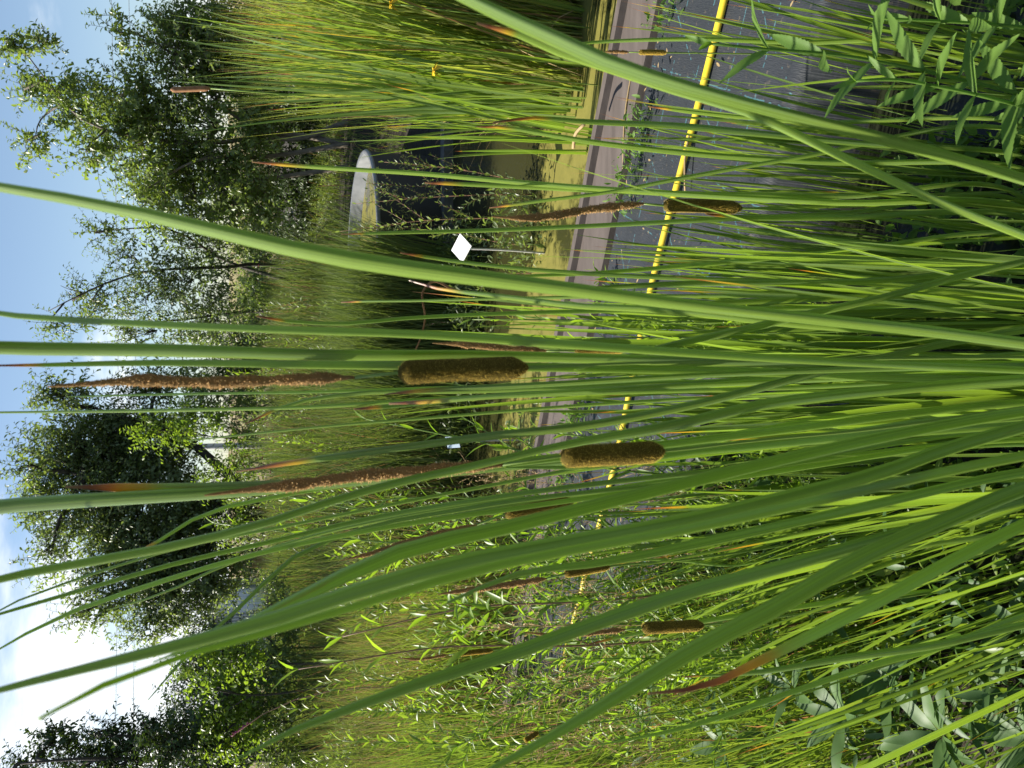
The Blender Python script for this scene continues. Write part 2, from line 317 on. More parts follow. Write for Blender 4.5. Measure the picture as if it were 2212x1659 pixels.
def clothmat():
    m, t = newmat('black_weed_matting'); Nn = t.nodes.new; Lk = t.links.new
    tcn = Nn('ShaderNodeTexCoord'); v = tcn.outputs['Object']
    sx = Nn('ShaderNodeSeparateXYZ'); Lk(v, sx.inputs[0])
    n1 = noise(t, v, 5, 6, .7); n2 = noise(t, v, 45, 4)
    mp_ = Nn('ShaderNodeMapping'); mp_.inputs['Scale'].default_value = (220, 40, 1); Lk(v, mp_.inputs[0]); weave = noise(t, mp_.outputs[0], 1, 2)
    col = mixc(t, n1, (.014, .017, .021), (.038, .042, .048)); col = mixc(t, fac(t, 'MULTIPLY', weave, .4), col, (.044, .050, .058))
    def line(axis, per, wd, ofs=0.0, rot=None):
        if rot is not None:
            r = Nn('ShaderNodeMapping'); r.inputs['Rotation'].default_value = (0, 0, rot); Lk(v, r.inputs[0]); s_ = Nn('ShaderNodeSeparateXYZ'); Lk(r.outputs[0], s_.inputs[0]); c = s_.outputs[axis]
        else: c = sx.outputs[axis]
        c = fac(t, 'ADD', c, fac(t, 'MULTIPLY', fac(t, 'SUBTRACT', n1, .5), .02))
        c = fac(t, 'ABSOLUTE', fac(t, 'SUBTRACT', fac(t, 'FRACT', fac(t, 'ADD', fac(t, 'DIVIDE', c, per), ofs)), .5))
        return fac(t, 'LESS_THAN', c, wd / per / 2)
    ln = fac(t, 'MAXIMUM', line(1, .21, .0045), fac(t, 'MAXIMUM', line(0, .31, .0045, .2), line(0, .40, .005, .3, R(38))))
    ln = fac(t, 'MULTIPLY', ln, fac(t, 'MULTIPLY', fac(t, 'GREATER_THAN', fac(t, 'ADD', fac(t, 'MULTIPLY', n2, .5), fac(t, 'MULTIPLY', n1, .5)), .50), .62))
    gg = Nn('ShaderNodeNewGeometry'); gz = Nn('ShaderNodeSeparateXYZ'); Lk(gg.outputs['Normal'], gz.inputs[0]); ln = fac(t, 'MULTIPLY', ln, fac(t, 'GREATER_THAN', fac(t, 'ABSOLUTE', gz.outputs['Z']), .8))
    col = mixc(t, ln, col, (.07, .20, .23))
    dirt = Nn('ShaderNodeMapRange'); dirt.inputs['From Min'].default_value = .62; dirt.inputs['From Max'].default_value = .75; Lk(n2, dirt.inputs[0])
    col = mixc(t, fac(t, 'MULTIPLY', dirt.outputs[0], .5), col, (.16, .13, .09))
    p = Nn('ShaderNodeBsdfPrincipled'); Lk(col, p.inputs['Base Color']); p.inputs['Roughness'].default_value = .62; p.inputs['Specular IOR Level'].default_value = .4
    b = Nn('ShaderNodeBump'); b.inputs['Strength'].default_value = .5; b.inputs['Distance'].default_value = .004
    Lk(fac(t, 'ADD', weave, fac(t, 'MULTIPLY', n2, .8)), b.inputs['Height']); Lk(b.outputs[0], p.inputs['Normal'])
    o = Nn('ShaderNodeOutputMaterial'); Lk(p.outputs[0], o.inputs[0]); return m
M['cloth'] = clothmat()

# ------------------------------------------------------------ the setting
SLOPE = -0.53; ANG = math.atan(SLOPE); CA, SA = math.cos(ANG), math.sin(ANG)
Q_NEAR, Q_HOSE, Q_BOARD, Q_RIM = 2.50, 3.10, 3.68, 4.04          # y + .53 x of the path's near edge, the hose and the board
def strip(s, q, z=0.0):                              # point s metres along the path on the line y + .53 x = q
    return Vector((s * CA, q + s * SA, z))
def sm(a, b, x): t = min(max((x - a) / (b - a), 0), 1); return t * t * (3 - 2 * t)
def ground_z(x, y):
    q = y + .53 * x
    z = 0.0
    if q < Q_NEAR + .14: z = -.12 - .5 * sm(-.75, -.45, x) if q < Q_NEAR or x > -.8 else -.02
    elif q > Q_RIM and y < 6.6: z = -.02 - .5 * sm(-1.35, -1.1, x) * (1 - sm(6.3, 6.6, y))
    z += .55 * sm(7.6, 9.6, y) + .25 * sm(9.5, 13, y)
    z += .05 * mnoise.noise(Vector((x * .6, y * .6, 0))) * sm(4, 8, abs(x) + y * .6)
    return z
def build_ground():
    xs = np.concatenate([[-900, -300, -100, -50, -30, -20, -14], np.arange(-10, 8.01, .1), [11, 15, 22, 35, 60, 120, 300, 900]])
    ys = np.concatenate([[-600, -100, -30, -12, -6, -3], np.arange(-1.5, 14.01, .1), [16, 20, 26, 36, 60, 120, 300, 900]])
    v = [(x, y, ground_z(x, y)) for y in ys for x in xs]; nx = len(xs)
    q = [(j * nx + i, j * nx + i + 1, (j + 1) * nx + i + 1, (j + 1) * nx + i) for j in range(len(ys) - 1) for i in range(nx - 1)]
    B = MB(); B.add(v, q); return B.build('ground', M['soil'])
tag(build_ground(), kind='structure')

def build_path():
    B = MB(); n, k = 160, 40; rn = random.Random(3); v = []
    folds = [(rn.uniform(0, 1), rn.uniform(.004, .012), rn.uniform(.008, .02)) for _ in range(9)]
    for i in range(n + 1):
        s = -6 + 12 * i / n
        for j in range(k + 1):
            f = j / k; q = Q_NEAR - .03 + (Q_BOARD - .02 - Q_NEAR + .03) * f
            z = .006 + .006 * mnoise.noise(Vector((s * 1.3, f * 9, 0))) + .010 * max(0, mnoise.noise(Vector((s * .5, f * 16, 5))))
            for fc, w_, h_ in folds:
                d = (f - fc - .02 * math.sin(s * 2 + fc * 9)) / w_; z += h_ * math.exp(-d * d) * (.5 + .5 * math.sin(s * .9 + fc * 20))
            z -= .36 * sm(.03, 0, f)
            v.append(tuple(strip(s, q, z)))
    B.add(v, [(i * (k + 1) + j, (i + 1) * (k + 1) + j, (i + 1) * (k + 1) + j + 1, i * (k + 1) + j + 1) for i in range(n) for j in range(k)])
    o = B.build('path', M['cloth']); tag(o, 'black woven weed matting laid as a path', kind='structure')
    # rotate the object frame so the woven lines run along the path
    Mx = Matrix.Rotation(ANG, 4, 'Z'); o.data.transform(Mx.inverted()); o.matrix_world = Mx
build_path()
def flat(name, pts, mat, kind):
    B = MB(); B.add(pts, [tuple(range(4))]); o = B.build(name, mat, smooth=False); tag(o, kind=kind); return o
a, b_ = strip(-1.6, Q_RIM - .02), strip(7, Q_RIM - .02)
flat('pond_water', [(a.x, a.y, -.05), (b_.x, b_.y, -.05), (b_.x + 1, 6.62, -.05), (a.x, 6.62, -.05)], M['algae'], 'structure')
a, b_ = strip(-.9, Q_NEAR - .02), strip(5, Q_NEAR - .02)
flat('basin_water', [(-.9, -2.5, -.27), (b_.x, -2.5, -.27), (b_.x, b_.y, -.27), (a.x, a.y, -.27)], M['water'], 'structure')

def edging():
    r = empty('timber_edging', strip(0, Q_BOARD)); tag(r, 'weathered brown board edging between pond and black matting', 'edging board')
    rn = random.Random(5)
    for i, (s0, s1) in enumerate(((-2.35, .15), (.156, 2.9), (2.906, 6.2))):
        B = MB(); n = 24; V = []
        for k in range(n + 1):
            s = s0 + (s1 - s0) * k / n; wv = .004 * mnoise.noise(Vector((s * 2, i, 0)))
            for (dq, z) in ((.0, -.02), (.002, .034), (.31, .038), (.312, .070), (.36, .070), (.362, -.4)):
                V.append(tuple(strip(s, Q_BOARD + dq + wv, z + wv)))
        idx = np.arange((n + 1) * 6).reshape(n + 1, 6)
        B.add(V, np.stack([idx[:-1, :-1], idx[1:, :-1], idx[1:, 1:], idx[:-1, 1:]], -1).reshape(-1, 4))
        B.q.append(np.array([[0, 1, 2, 5], [2, 3, 4, 5], [n*6, n*6+5, n*6+2, n*6+1], [n*6+2, n*6+5, n*6+4, n*6+3]]))
        B.build('plank', M['board'], r, smooth=False)
edging()
def ledge():
    B = MB(); B.box((-1.5, 6.55, -.4), (8, 6.68, .03)); tag(B.build('concrete_ledge', M['ledge'], smooth=False), 'low grey concrete ledge along the far side of the pond', 'ledge')
ledge()
def hose():
    B = MB(); rn = random.Random(2); P = []
    for i in range(60):
        s = -5 + i * .18; P.append(tuple(strip(s, Q_HOSE + .018 * math.sin(s * 1.7) + .01 * math.sin(s * 4), .030 + .004 * math.sin(s * 3))))
    tube(B, spline(P, 240), .0130, 12); o = B.build('garden_hose', M['hose']); tag(o, 'yellow hose lying along the black weed matting', 'hose')
hose()

def tub():
    c = Vector((1.15, 7.6, 0)); r0 = 1.0; r = empty('round_tub', c); tag(r, 'large round black tub of algae water with pale grey lining', 'tub')
    def lathe(prof, mat, name, K=64):
        B = MB(); V = [(c.x + rr * math.cos(2*math.pi*k/K), c.y + rr * math.sin(2*math.pi*k/K), z) for rr, z in prof for k in range(K)]
        n = len(prof); B.add(V, [(j*K+k, j*K+(k+1) % K, (j+1)*K+(k+1) % K, (j+1)*K+k) for j in range(n-1) for k in range(K)]); return B.build(name, mat, r)
    lathe([(r0 + .02, -.1), (r0 + .02, .555)], M['tubblack'], 'wall')
    lathe([(r0 + .02, .555), (r0 + .035, .575), (r0 + .02, .592), (r0 - .01, .588)], M['galv'], 'rim')
    lathe([(r0 - .012, .588), (r0 - .02, .2)], M['galv'], 'lining')
    lathe([(r0 - .018, .47), (.001, .471)], M['tubalgae'], 'algae_water')
tub()
def plant_tag(name, label, X, Y, D, w, h, Xb, mat, tilt, roll):
    p = at(X, Y, D); base = onz(Xb, Y, -.1); base = Vector((p.x, D + .02, -.1))
    r = empty(name, base); tag(r, label, 'plant label')
    B = MB(); Mx = Matrix.Translation(p) @ Matrix.Rotation(R(-28), 4, 'Z') @ Matrix.Rotation(tilt, 4, 'X') @ Matrix.Rotation(roll, 4, 'Y')
    B.box((-w/2, -.003, -h/2), (w/2, .003, h/2), Mx); B.build('plate', mat, r, False)
    B = MB(); tube(B, spline([base, base.lerp(p, .6) + Vector((.004, 0, 0)), p + Vector((0, .01, 0))], 8), .006, 8); B.build('stake', M['steel'], r)
plant_tag('plant_label', 'square white plant label on a thin stake in the pond', 997, 536, 4.35, .125, .105, 1125, M['sign'], R(-58), R(24))
plant_tag('plant_label', 'small frosted blue plant label half hidden behind reed leaves', 978, 955, 4.6, .075, .08, 1100, M['sign2'], R(-30), R(-20))

# far things
def shed():
    p0, p1 = at(500, 1325, 17), at(500, 1450, 17)
    r = empty('garden_shed', (p1.x, 17, .8)); tag(r, 'white walled shed with grey roof behind the trees', 'shed')
    B = MB(); B.box((p1.x, 17, .6), (p0.x, 20, 2.25)); B.build('wall', M['wall'], r, False)
    B = MB(); B.box((p1.x - .15, 16.8, 2.253), (p0.x + .15, 20.2, 2.33)); B.build('roof', M['roofing'], r, False)
    B = MB()
    for i in range(18):
        x = p1.x + (p0.x - p1.x) * (i + .5) / 18; B.box((x - .012, 16.985, .6), (x + .012, 16.998, 2.25))
    B.build('batten', M['roofing'], r, False)
shed()
def pole():
    p = at(560, 962, 19); B = MB(); tube(B, spline([(p.x, 19, .3), (p.x, 19, 5.4)], 6), [.075, .072, .07, .066, .062, .06], 12)
    r = empty('utility_pole', (p.x, 19, .3)); B.build('shaft', M['steel'], r)
    B = MB(); B.box((p.x - .5, 18.96, 5.0), (p.x + .5, 19.04, 5.1)); B.build('crossarm', M['steel'], r, False)
    tag(r, 'grey pole seen through the gap under the large tree', 'pole')
pole()
for k, (X0, X1) in enumerate(((234, 246), (272, 284))):
    B = MB(); p0, p1 = at(X0, -300, 34), at(X1, 1900, 34); mid = p0.lerp(p1, .5) - Vector((0, 0, .25))
    tube(B, spline([p0, mid, p1], 20), .009, 6); tag(B.build('power_cable', M['steel']), ('upper' if k == 0 else 'lower') + ' thin power cable crossing the sky behind the trees', 'cable')
B = MB(); n = 40; V = []
for i in range(n + 1):
    x = -14 + 26 * i / n
    for j, (y, z) in enumerate(((24, .5), (25, 1.65), (26.5, 2.1), (30, 2.2), (36, .4))):
        V.append((x, y + .4 * mnoise.noise(Vector((x, j, 0))), z + .25 * mnoise.noise(Vector((x * .7, j * .6, 3)))))
B.add(V, [(i*5+j, (i+1)*5+j, (i+1)*5+j+1, i*5+j+1) for i in range(n) for j in range(4)]); tag(B.build('earth_bank', M['tan']), 'tan bare earth bank behind the meadow', kind='structure')
p = at(561, 1215, 15); r = empty('straw_bale', (p.x, 15.2, .9)); B = MB(); B.box((p.x - .11, 15, .8), (p.x + .11, 15.25, p.z + .12)); B.build('bale', M['tan'], r, False)
B = MB(); B.box((p.x - .05, 14.995, .8), (p.x - .042, 15.255, p.z + .123)); B.box((p.x + .042, 14.995, .8), (p.x + .05, 15.255, p.z + .123)); B.build('twine', M['brown'], r, False)
tag(r, 'small pale straw block at the far edge of the meadow', 'straw bale')

# ------------------------------------------------------------ trees and shrubs
def make_tree(name, label, cat, baseX, baseY, D, stems, lobes, mat, barkm, leaf=.06, leafw=.5, twig=.38, per=13, trunk_r=.05, seed=1, group=None, zbase=None, upw=.55, dark=None):
    g = np.random.default_rng(seed); rn = random.Random(seed)
    bp = at(baseX, baseY, D); zb = ground_z(bp.x, bp.y) if zbase is None else zbase; bp = Vector((bp.x, bp.y, zb))
    root = empty(name, bp); tag(root, label, cat, group)
    TB = MB(); BB = MB(); tops = []
    for st in stems:
        pts = [Vector((bp.x + rn.uniform(-.15, .15) * len(stems) * .5, bp.y + rn.uniform(-.1, .1), zb - .1))] + [at(x, y, D + rn.uniform(-.2, .2)) for x, y in st]
        C = spline(pts, 16); rr = np.linspace(trunk_r, trunk_r * .16, 16) ; tube(TB, C, rr, 8); tops.append([Vector(c) for c in C])
    TB.build('trunk', barkm, root)
    Ps, Ds = [], []; LB = MB()
    for (X, Y, rx, ry, dens) in lobes:
        Dl = D + rn.uniform(-.5, .5); c = at(X, Y, Dl); t = dep(X, Dl)
        rad = np.array([ry, ry * .85, rx]) * t / FPX
        near = min((p for tp in tops for p in tp[4:]), key=lambda p: (p - c).length + max(0, p.z - c.z) * 1.0)
        mid = near.lerp(c, .5) + Vector((rn.uniform(-.1, .1), rn.uniform(-.1, .1), .12)); C = spline([near, mid, c], 8)
        tube(BB, C, np.linspace(trunk_r * .38, trunk_r * .12, 8), 5)
        area = math.pi * rx * ry / 1000; n = max(4, int(area * dens))
        sub = []
        for k in range(max(3, n // 9)):
            d = unit(g.normal(size=3)); d[2] = abs(d[2]) * .7 + d[2] * .3; e = np.array(c) + d * rad * g.uniform(.4, .85); e = Vector(e)
            m_ = c.lerp(e, .5) + Vector((0, 0, .05)); C = spline([c.lerp(near, .25), m_, e], 6); tube(BB, C, np.linspace(trunk_r * .14, .003, 6), 4); sub.append((e, Vector(d)))
        d = unit(g.normal(size=(n, 3))); rr = g.uniform(.25, 1.0, (n, 1)) ** .5
        P = np.array(c) + d * rad * rr; dd = unit(d * .7 + np.array([0, 0, upw]) + g.normal(size=(n, 3)) * .35)
        Ps.append(P); Ds.append(dd)
    P = np.concatenate(Ps); Dd = np.concatenate(Ds); n = len(P)
    ln = twig * g.uniform(.5, 1.25, n); S = 6
    tt = np.linspace(0, 1, S)[None, :, None]; grav = np.array([0, 0, -1.0]); sd = unit(np.cross(Dd, g.normal(size=(n, 3))))
    C = P[:, None] + (tt - .35) * (Dd * ln[:, None])[:, None] + tt**2 * (grav * .18 + sd * 0.12).reshape(-1, 1, 3) * ln[:, None, None]
    ribbons(BB, C, np.tile(np.linspace(.006, .002, S), (n, 1)) * (leaf / .06), np.repeat(sd[:, None], S, 1), .5)
    BB.build('branches', barkm, root)
    for k in range(per):
        t = (k + .5) / per; f = t * (S - 1); i0 = int(f); w = f - i0; i1 = min(i0 + 1, S - 1)
        q = C[:, i0] * (1 - w) + C[:, i1] * w; T = unit(C[:, i1] - C[:, i0] + 1e-6)
        a = k * 2.4 + g.uniform(0, 6.28, n) * .25; nrm = np.cross(T, sd)
        out = sd * np.cos(a)[:, None] + nrm * np.sin(a)[:, None]
        ld = unit(T * .55 + out * .8 + g.normal(size=(n, 3)) * .15 + grav * .22); nn = unit(T * .6 - out * .3 + np.array([0, 0, .8]) + g.normal(size=(n, 3)) * .35)
        L_ = leaf * g.uniform(.65, 1.2, n) * (1 - .25 * t); leaves(LB, q, ld, nn, L_, L_ * leafw, .22, .2)
    LB.build('crown', mat, root); return root

make_tree('fruit_tree', 'tall leafy fruit tree above the round tub, twiggy shoots against the blue sky', 'tree', 690, 300, 9.2,
  [[(600, 290), (450, 310), (330, 300), (180, 260), (60, 120)], [(560, 340), (430, 345), (300, 420)], [(590, 385), (470, 400), (400, 440)], [(600, 300), (480, 230), (380, 120)]],
  [(470, 270, 130, 120, 9), (400, 110, 110, 90, 9), (480, 90, 130, 100, 8), (330, 330, 90, 100, 9), (280, 220, 80, 70, 9), (180, 240, 70, 60, 8), (130, 200, 50, 40, 6), (30, 95, 32, 24, 9),
   (95, 85, 32, 22, 9), (70, 190, 45, 28, 7), (75, 310, 30, 40, 7), (200, 330, 50, 40, 6), (430, 420, 110, 90, 9), (530, 440, 80, 70, 8), (330, 440, 60, 60, 5), (245, 60, 30, 40, 4)], M['tree1'], M['bark'], .070, .48, .40, 13, .035, 11)
make_tree('fruit_tree', 'sparse fruit tree with bare dark upright stems left of the wide leaning blade', 'tree', 650, 620, 9.8,
  [[(560, 570), (500, 576), (300, 590), (233, 610), (167, 640), (105, 672)], [(600, 668), (500, 676), (400, 690), (270, 700)], [(600, 600), (480, 560), (380, 500), (200, 500)]],
  [(215, 500, 45, 30, 7), (300, 560, 70, 60, 5), (180, 630, 60, 40, 5), (230, 660, 60, 50, 5), (330, 640, 80, 60, 6), (420, 610, 90, 70, 8), (470, 690, 80, 60, 8), (340, 720, 110, 40, 7), (130, 700, 60, 30, 4), (480, 540, 70, 50, 8), (420, 530, 60, 40, 6)], M['tree2'], M['darkbark'], .058, .42, .38, 11, .03, 12)
make_tree('shade_tree', 'large dense tree in the middle with feathery shoots round its crown', 'tree', 600, 1090, 14,
  [[(560, 1090), (450, 1085), (330, 1070), (150, 1020)], [(560, 1120), (430, 1180), (320, 1260)], [(540, 1060), (400, 950), (200, 880)]],
  [(130, 850, 60, 30, 12), (190, 960, 110, 80, 15), (170, 1080, 110, 90, 15), (300, 950, 120, 70, 16), (310, 1080, 130, 120, 17), (290, 1230, 120, 90, 15), (390, 1260, 100, 90, 15), (400, 1130, 80, 80, 16), (470, 1230, 60, 80, 12),
   (350, 830, 110, 40, 11), (330, 1350, 70, 40, 9), (480, 1100, 60, 50, 12), (60, 1000, 40, 70, 6), (110, 1200, 40, 70, 6), (190, 1320, 60, 40, 6)], M['tree2'], M['darkbark'], .095, .42, .60, 12, .12, 13)
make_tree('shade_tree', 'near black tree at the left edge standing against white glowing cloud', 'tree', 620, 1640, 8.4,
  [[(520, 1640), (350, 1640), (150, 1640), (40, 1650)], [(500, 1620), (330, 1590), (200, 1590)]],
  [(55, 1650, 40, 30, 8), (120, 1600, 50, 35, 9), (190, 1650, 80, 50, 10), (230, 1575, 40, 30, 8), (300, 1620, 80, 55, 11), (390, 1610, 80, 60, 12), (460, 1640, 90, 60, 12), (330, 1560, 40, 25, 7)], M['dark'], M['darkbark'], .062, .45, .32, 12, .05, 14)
make_tree('leafy_shrub', 'low shrub with bright broad leaves in front of the dark left tree', 'shrub', 640, 1480, 7.4,
  [[(520, 1500), (420, 1480)], [(540, 1430), (450, 1420)]],
  [(490, 1500, 60, 60, 9), (430, 1440, 45, 50, 7), (520, 1420, 50, 40, 8), (500, 1580, 70, 60, 9)], M['bright'], M['darkbark'], .058, .55, .30, 10, .02, 15)
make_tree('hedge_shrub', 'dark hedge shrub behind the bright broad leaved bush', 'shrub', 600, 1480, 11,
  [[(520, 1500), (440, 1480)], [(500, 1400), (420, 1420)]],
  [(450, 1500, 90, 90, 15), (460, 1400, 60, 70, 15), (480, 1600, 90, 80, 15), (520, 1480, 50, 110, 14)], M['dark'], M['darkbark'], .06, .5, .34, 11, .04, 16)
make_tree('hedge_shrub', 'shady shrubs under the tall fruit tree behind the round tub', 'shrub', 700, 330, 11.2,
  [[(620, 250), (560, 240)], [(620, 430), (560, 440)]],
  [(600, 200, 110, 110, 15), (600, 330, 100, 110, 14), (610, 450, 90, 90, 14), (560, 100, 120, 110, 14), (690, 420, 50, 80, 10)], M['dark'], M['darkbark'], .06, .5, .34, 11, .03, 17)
make_tree('leafy_shrub', 'grey green shrub row left of the sparse fruit tree', 'shrub', 620, 770, 13,
  [[(560, 760), (500, 760)], [(560, 880), (510, 880)]],
  [(510, 770, 50, 60, 12), (480, 830, 80, 50, 11), (520, 900, 40, 70, 10), (470, 730, 60, 40, 10), (430, 900, 60, 40, 8)], M['tree2'], M['darkbark'], .075, .45, .4, 11, .03, 18)
make_tree('leafy_shrub', 'bright yellow green bush hanging under the large middle tree', 'shrub', 600, 960, 12,
  [[(540, 950), (430, 940), (350, 930)], [(540, 1000), (450, 1020)]],
  [(350, 930, 70, 40, 7), (430, 900, 60, 40, 7), (480, 1030, 50, 40, 8), (520, 990, 25, 60, 8), (500, 1120, 30, 70, 8)], M['bright'], M['darkbark'], .08, .45, .4, 10, .02, 19)
make_tree('leafy_shrub', 'low olive bushes left of the sparse fruit tree foot at the meadow edge', 'shrub', 640, 660, 12.5,
  [[(590, 600), (560, 590)], [(580, 720), (550, 720)]],
  [(570, 590, 40, 50, 14), (575, 680, 35, 60, 14), (590, 520, 40, 40, 14), (550, 640, 40, 40, 10)], M['tree1'], M['darkbark'], .07, .45, .32, 11, .02, 22)
make_tree('leafy_shrub', 'olive bushes at the meadow edge in front of the dark hedge on the left', 'shrub', 680, 1450, 7.8,
  [[(620, 1400), (600, 1400)], [(620, 1560), (600, 1560)]],
  [(590, 1290, 30, 60, 11), (600, 1400, 45, 70, 12), (590, 1520, 50, 80, 12), (610, 1640, 50, 60, 12), (660, 1480, 40, 90, 8)], M['tree1'], M['darkbark'], .05, .42, .28, 11, .015, 23)
make_tree('hedge_shrub', 'far hedge in the gap under the large middle tree', 'shrub', 600, 1050, 19,
  [[(560, 1000), (530, 1000)], [(560, 1180), (530, 1180)]],
  [(550, 880, 30, 70, 16), (545, 1000, 30, 80, 15), (548, 1130, 32, 80, 16), (545, 1240, 30, 60, 16)], M['tree2'], M['darkbark'], .10, .45, .5, 11, .04, 24)
make_tree('hedge_shrub', 'far olive hedge seen past the foot of the sparse fruit tree', 'shrub', 600, 620, 16,
  [[(570, 560), (545, 560)], [(570, 700), (540, 700)]],
  [(540, 520, 40, 60, 16), (545, 620, 36, 60, 16), (540, 720, 40, 70, 16), (548, 810, 34, 50, 16)], M['tree1'], M['darkbark'], .09, .45, .45, 11, .04, 25)
make_tree('ground_shrub', 'low green bushes on the bank beside the round tub', 'shrub', 740, 420, 9.6,
  [[(710, 400), (700, 400)], [(710, 480), (700, 480)]],
  [(715, 330, 30, 60, 16), (715, 450, 35, 70, 16), (700, 540, 40, 60, 14), (720, 210, 30, 60, 14), (745, 560, 40, 50, 12)], M['tree2'], M['darkbark'], .042, .5, .22, 11, .015, 20)

# ------------------------------------------------------------ masses of blades (uncountable)
def mass(name, label, mat, n, region, h, w, seed, lean=(0, 0), bend=.25, cat=None, S=5, dead=0.0, zf=ground_z, burnp=0.0, hz=None):
    g = np.random.default_rng(seed); P = []
    while len(P) < n:
        x, y = region(g)
        if x is not None: P.append((x, y, zf(x, y)))
    P = np.array(P); a = g.uniform(0, 6.28, n); H = g.uniform(h[0], h[1], n)
    if hz is not None: H *= np.array([hz(p[0], p[1]) for p in P])
    d = unit(np.stack([np.cos(a) * .12 + lean[0], np.sin(a) * .12 + lean[1], np.ones(n)], 1) + g.normal(size=(n, 3)) * .05)
    b = np.stack([np.cos(a), np.sin(a), np.zeros(n)], 1) * (bend * g.uniform(0, 1, n) ** 2)[:, None]
    t = np.linspace(0, 1, S)[None, :, None]
    C = P[:, None] + d[:, None] * t * H[:, None, None] + (b[:, None] - np.array([0, 0, .25]) * np.linalg.norm(b, axis=1)[:, None, None]) * t**2.4 * H[:, None, None]
    tp = np.array([1, .95, .8, .55, .05]) if S == 5 else np.linspace(1, .05, S)
    Wd = (g.uniform(w[0], w[1], n))[:, None] * tp[None]
    az = g.uniform(0, 6.28, n); side = np.repeat(np.stack([np.cos(az), np.sin(az), np.zeros(n)], 1)[:, None], S, 1)
    br = np.zeros((n, S)); m_ = g.uniform(0, 1, n) < burnp; br[m_, -1] = .8; dm = g.uniform(0, 1, n) < dead; br[dm] = 1.0
    B = MB(); ribbons(B, C, Wd, side, .18, br); o = B.build(name, mat); tag(o, label, cat, kind='stuff'); return o
def reg_meadow(g):
    x, y = g.uniform(-6.5, 1.5), g.uniform(6.0, 13.5)
    if (x - 1.15) ** 2 + (y - 7.6) ** 2 < 1.12: return None, None
    return (x, y) if abs(x) < y * .6 and x < .182 * y + .1 * mnoise.noise(Vector((y, 0, 0))) - .02 else (None, None)
def reg_tub(g):
    x, y = g.uniform(-.2, 1.3), g.uniform(5.85, 6.5)
    return (x, y) if x < .185 * y - .12 + .08 * mnoise.noise(Vector((y * 3, 1, 0))) else (None, None)
mass('pond_reeds', 'dark green reeds crowding in front of the left half of the round tub', M['meadow'], 3600, reg_tub, (.85, 1.25), (.005, .010), 13, (.03, 0), .2, cat='reeds', zf=lambda x, y: -.06)
def reg_bank(g):
    x, y = g.uniform(-1, 6.5), g.uniform(8.0, 12)
    if (x - 1.15) ** 2 + (y - 7.6) ** 2 < 1.12: return None, None
    return (x, y) if abs(x) < y * .6 else (None, None)
mass('bank_grass', 'short green grass on the bank behind the round tub', M['grass'], 9000, reg_bank, (.10, .32), (.004, .009), 11, (0, 0), .5, cat='bank grass', dead=.1)
def reg_lrush(g):
    x, y = g.uniform(-2.9, -1.3), g.uniform(3.0, 4.9)
    return (x, y) if x < -.44 * y + .1 * mnoise.noise(Vector((y * 3, 0, 2))) and x > -y * .62 else (None, None)
mass('bank_rushes', 'bright upright rushes at the left end of the matting', M['grass'], 1000, reg_lrush, (.5, 1.0), (.005, .010), 12, (.02, 0), .15, cat='rushes', dead=.04)
mass('meadow_grass', 'dense brown green stand of fine reeds beyond the pond', M['meadow'], 36000, reg_meadow, (.80, 1.30), (.005, .011), 1, (.02, 0), .25, cat='meadow grass', dead=.08, zf=lambda x, y: max(ground_z(x, y), -.06), hz=lambda x, y: (1 - .45 * sm(8, 12, y)) * (.92 + .35 * mnoise.noise(Vector((x * 2.2, y * 1.1, 9)))))
def reg_left(g):
    x, y = g.uniform(-4.5, -.9), g.uniform(4.4, 7.6)
    return (x, y) if y + .53 * x > Q_BOARD + .12 and x > -y * .62 else (None, None)
mass('tall_grass', 'sunlit tall grass on the left bank past the matting', M['grass'], 9000, reg_left, (.5, .95), (.004, .009), 2, (-.03, 0), .35, cat='tall grass', dead=.10)
def reg_nleft(g):
    x, y = g.uniform(-2.6, -.5), g.uniform(1.7, 3.3)
    q = y + .53 * x
    return (x, y) if q < Q_NEAR + .05 and x > -y * .62 else (None, None)
mass('bank_grass', 'yellow green grass on the near left bank in front of the matting', M['grass'], 1500, reg_nleft, (.30, .70), (.003, .007), 3, (-.10, 0), .5, cat='bank grass', dead=.06)
def reg_rush(g):
    x, y = g.uniform(1.25, 4.2), g.uniform(3.8, 5.2)
    return (x, y) if y + .53 * x > Q_BOARD + .75 and x > 1.33 + .27 * (y - 3.2) + .10 * math.sin(y * 5) and x < y * .62 else (None, None)
wz = lambda x, y: -.1
mass('rushes', 'thick yellow green rushes filling the right side of the pond', M['rush'], 3200, reg_rush, (1.0, 1.95), (.006, .012), 4, (.035, 0), .09, cat='rushes', dead=.07, burnp=.08, zf=wz, S=5)
mass('dead_rushes', 'brown dead stalks at the foot of the rushes', M['straw'], 900, reg_rush, (.2, .7), (.004, .009), 5, (-.05, 0), .9, cat='dead rushes', zf=wz)

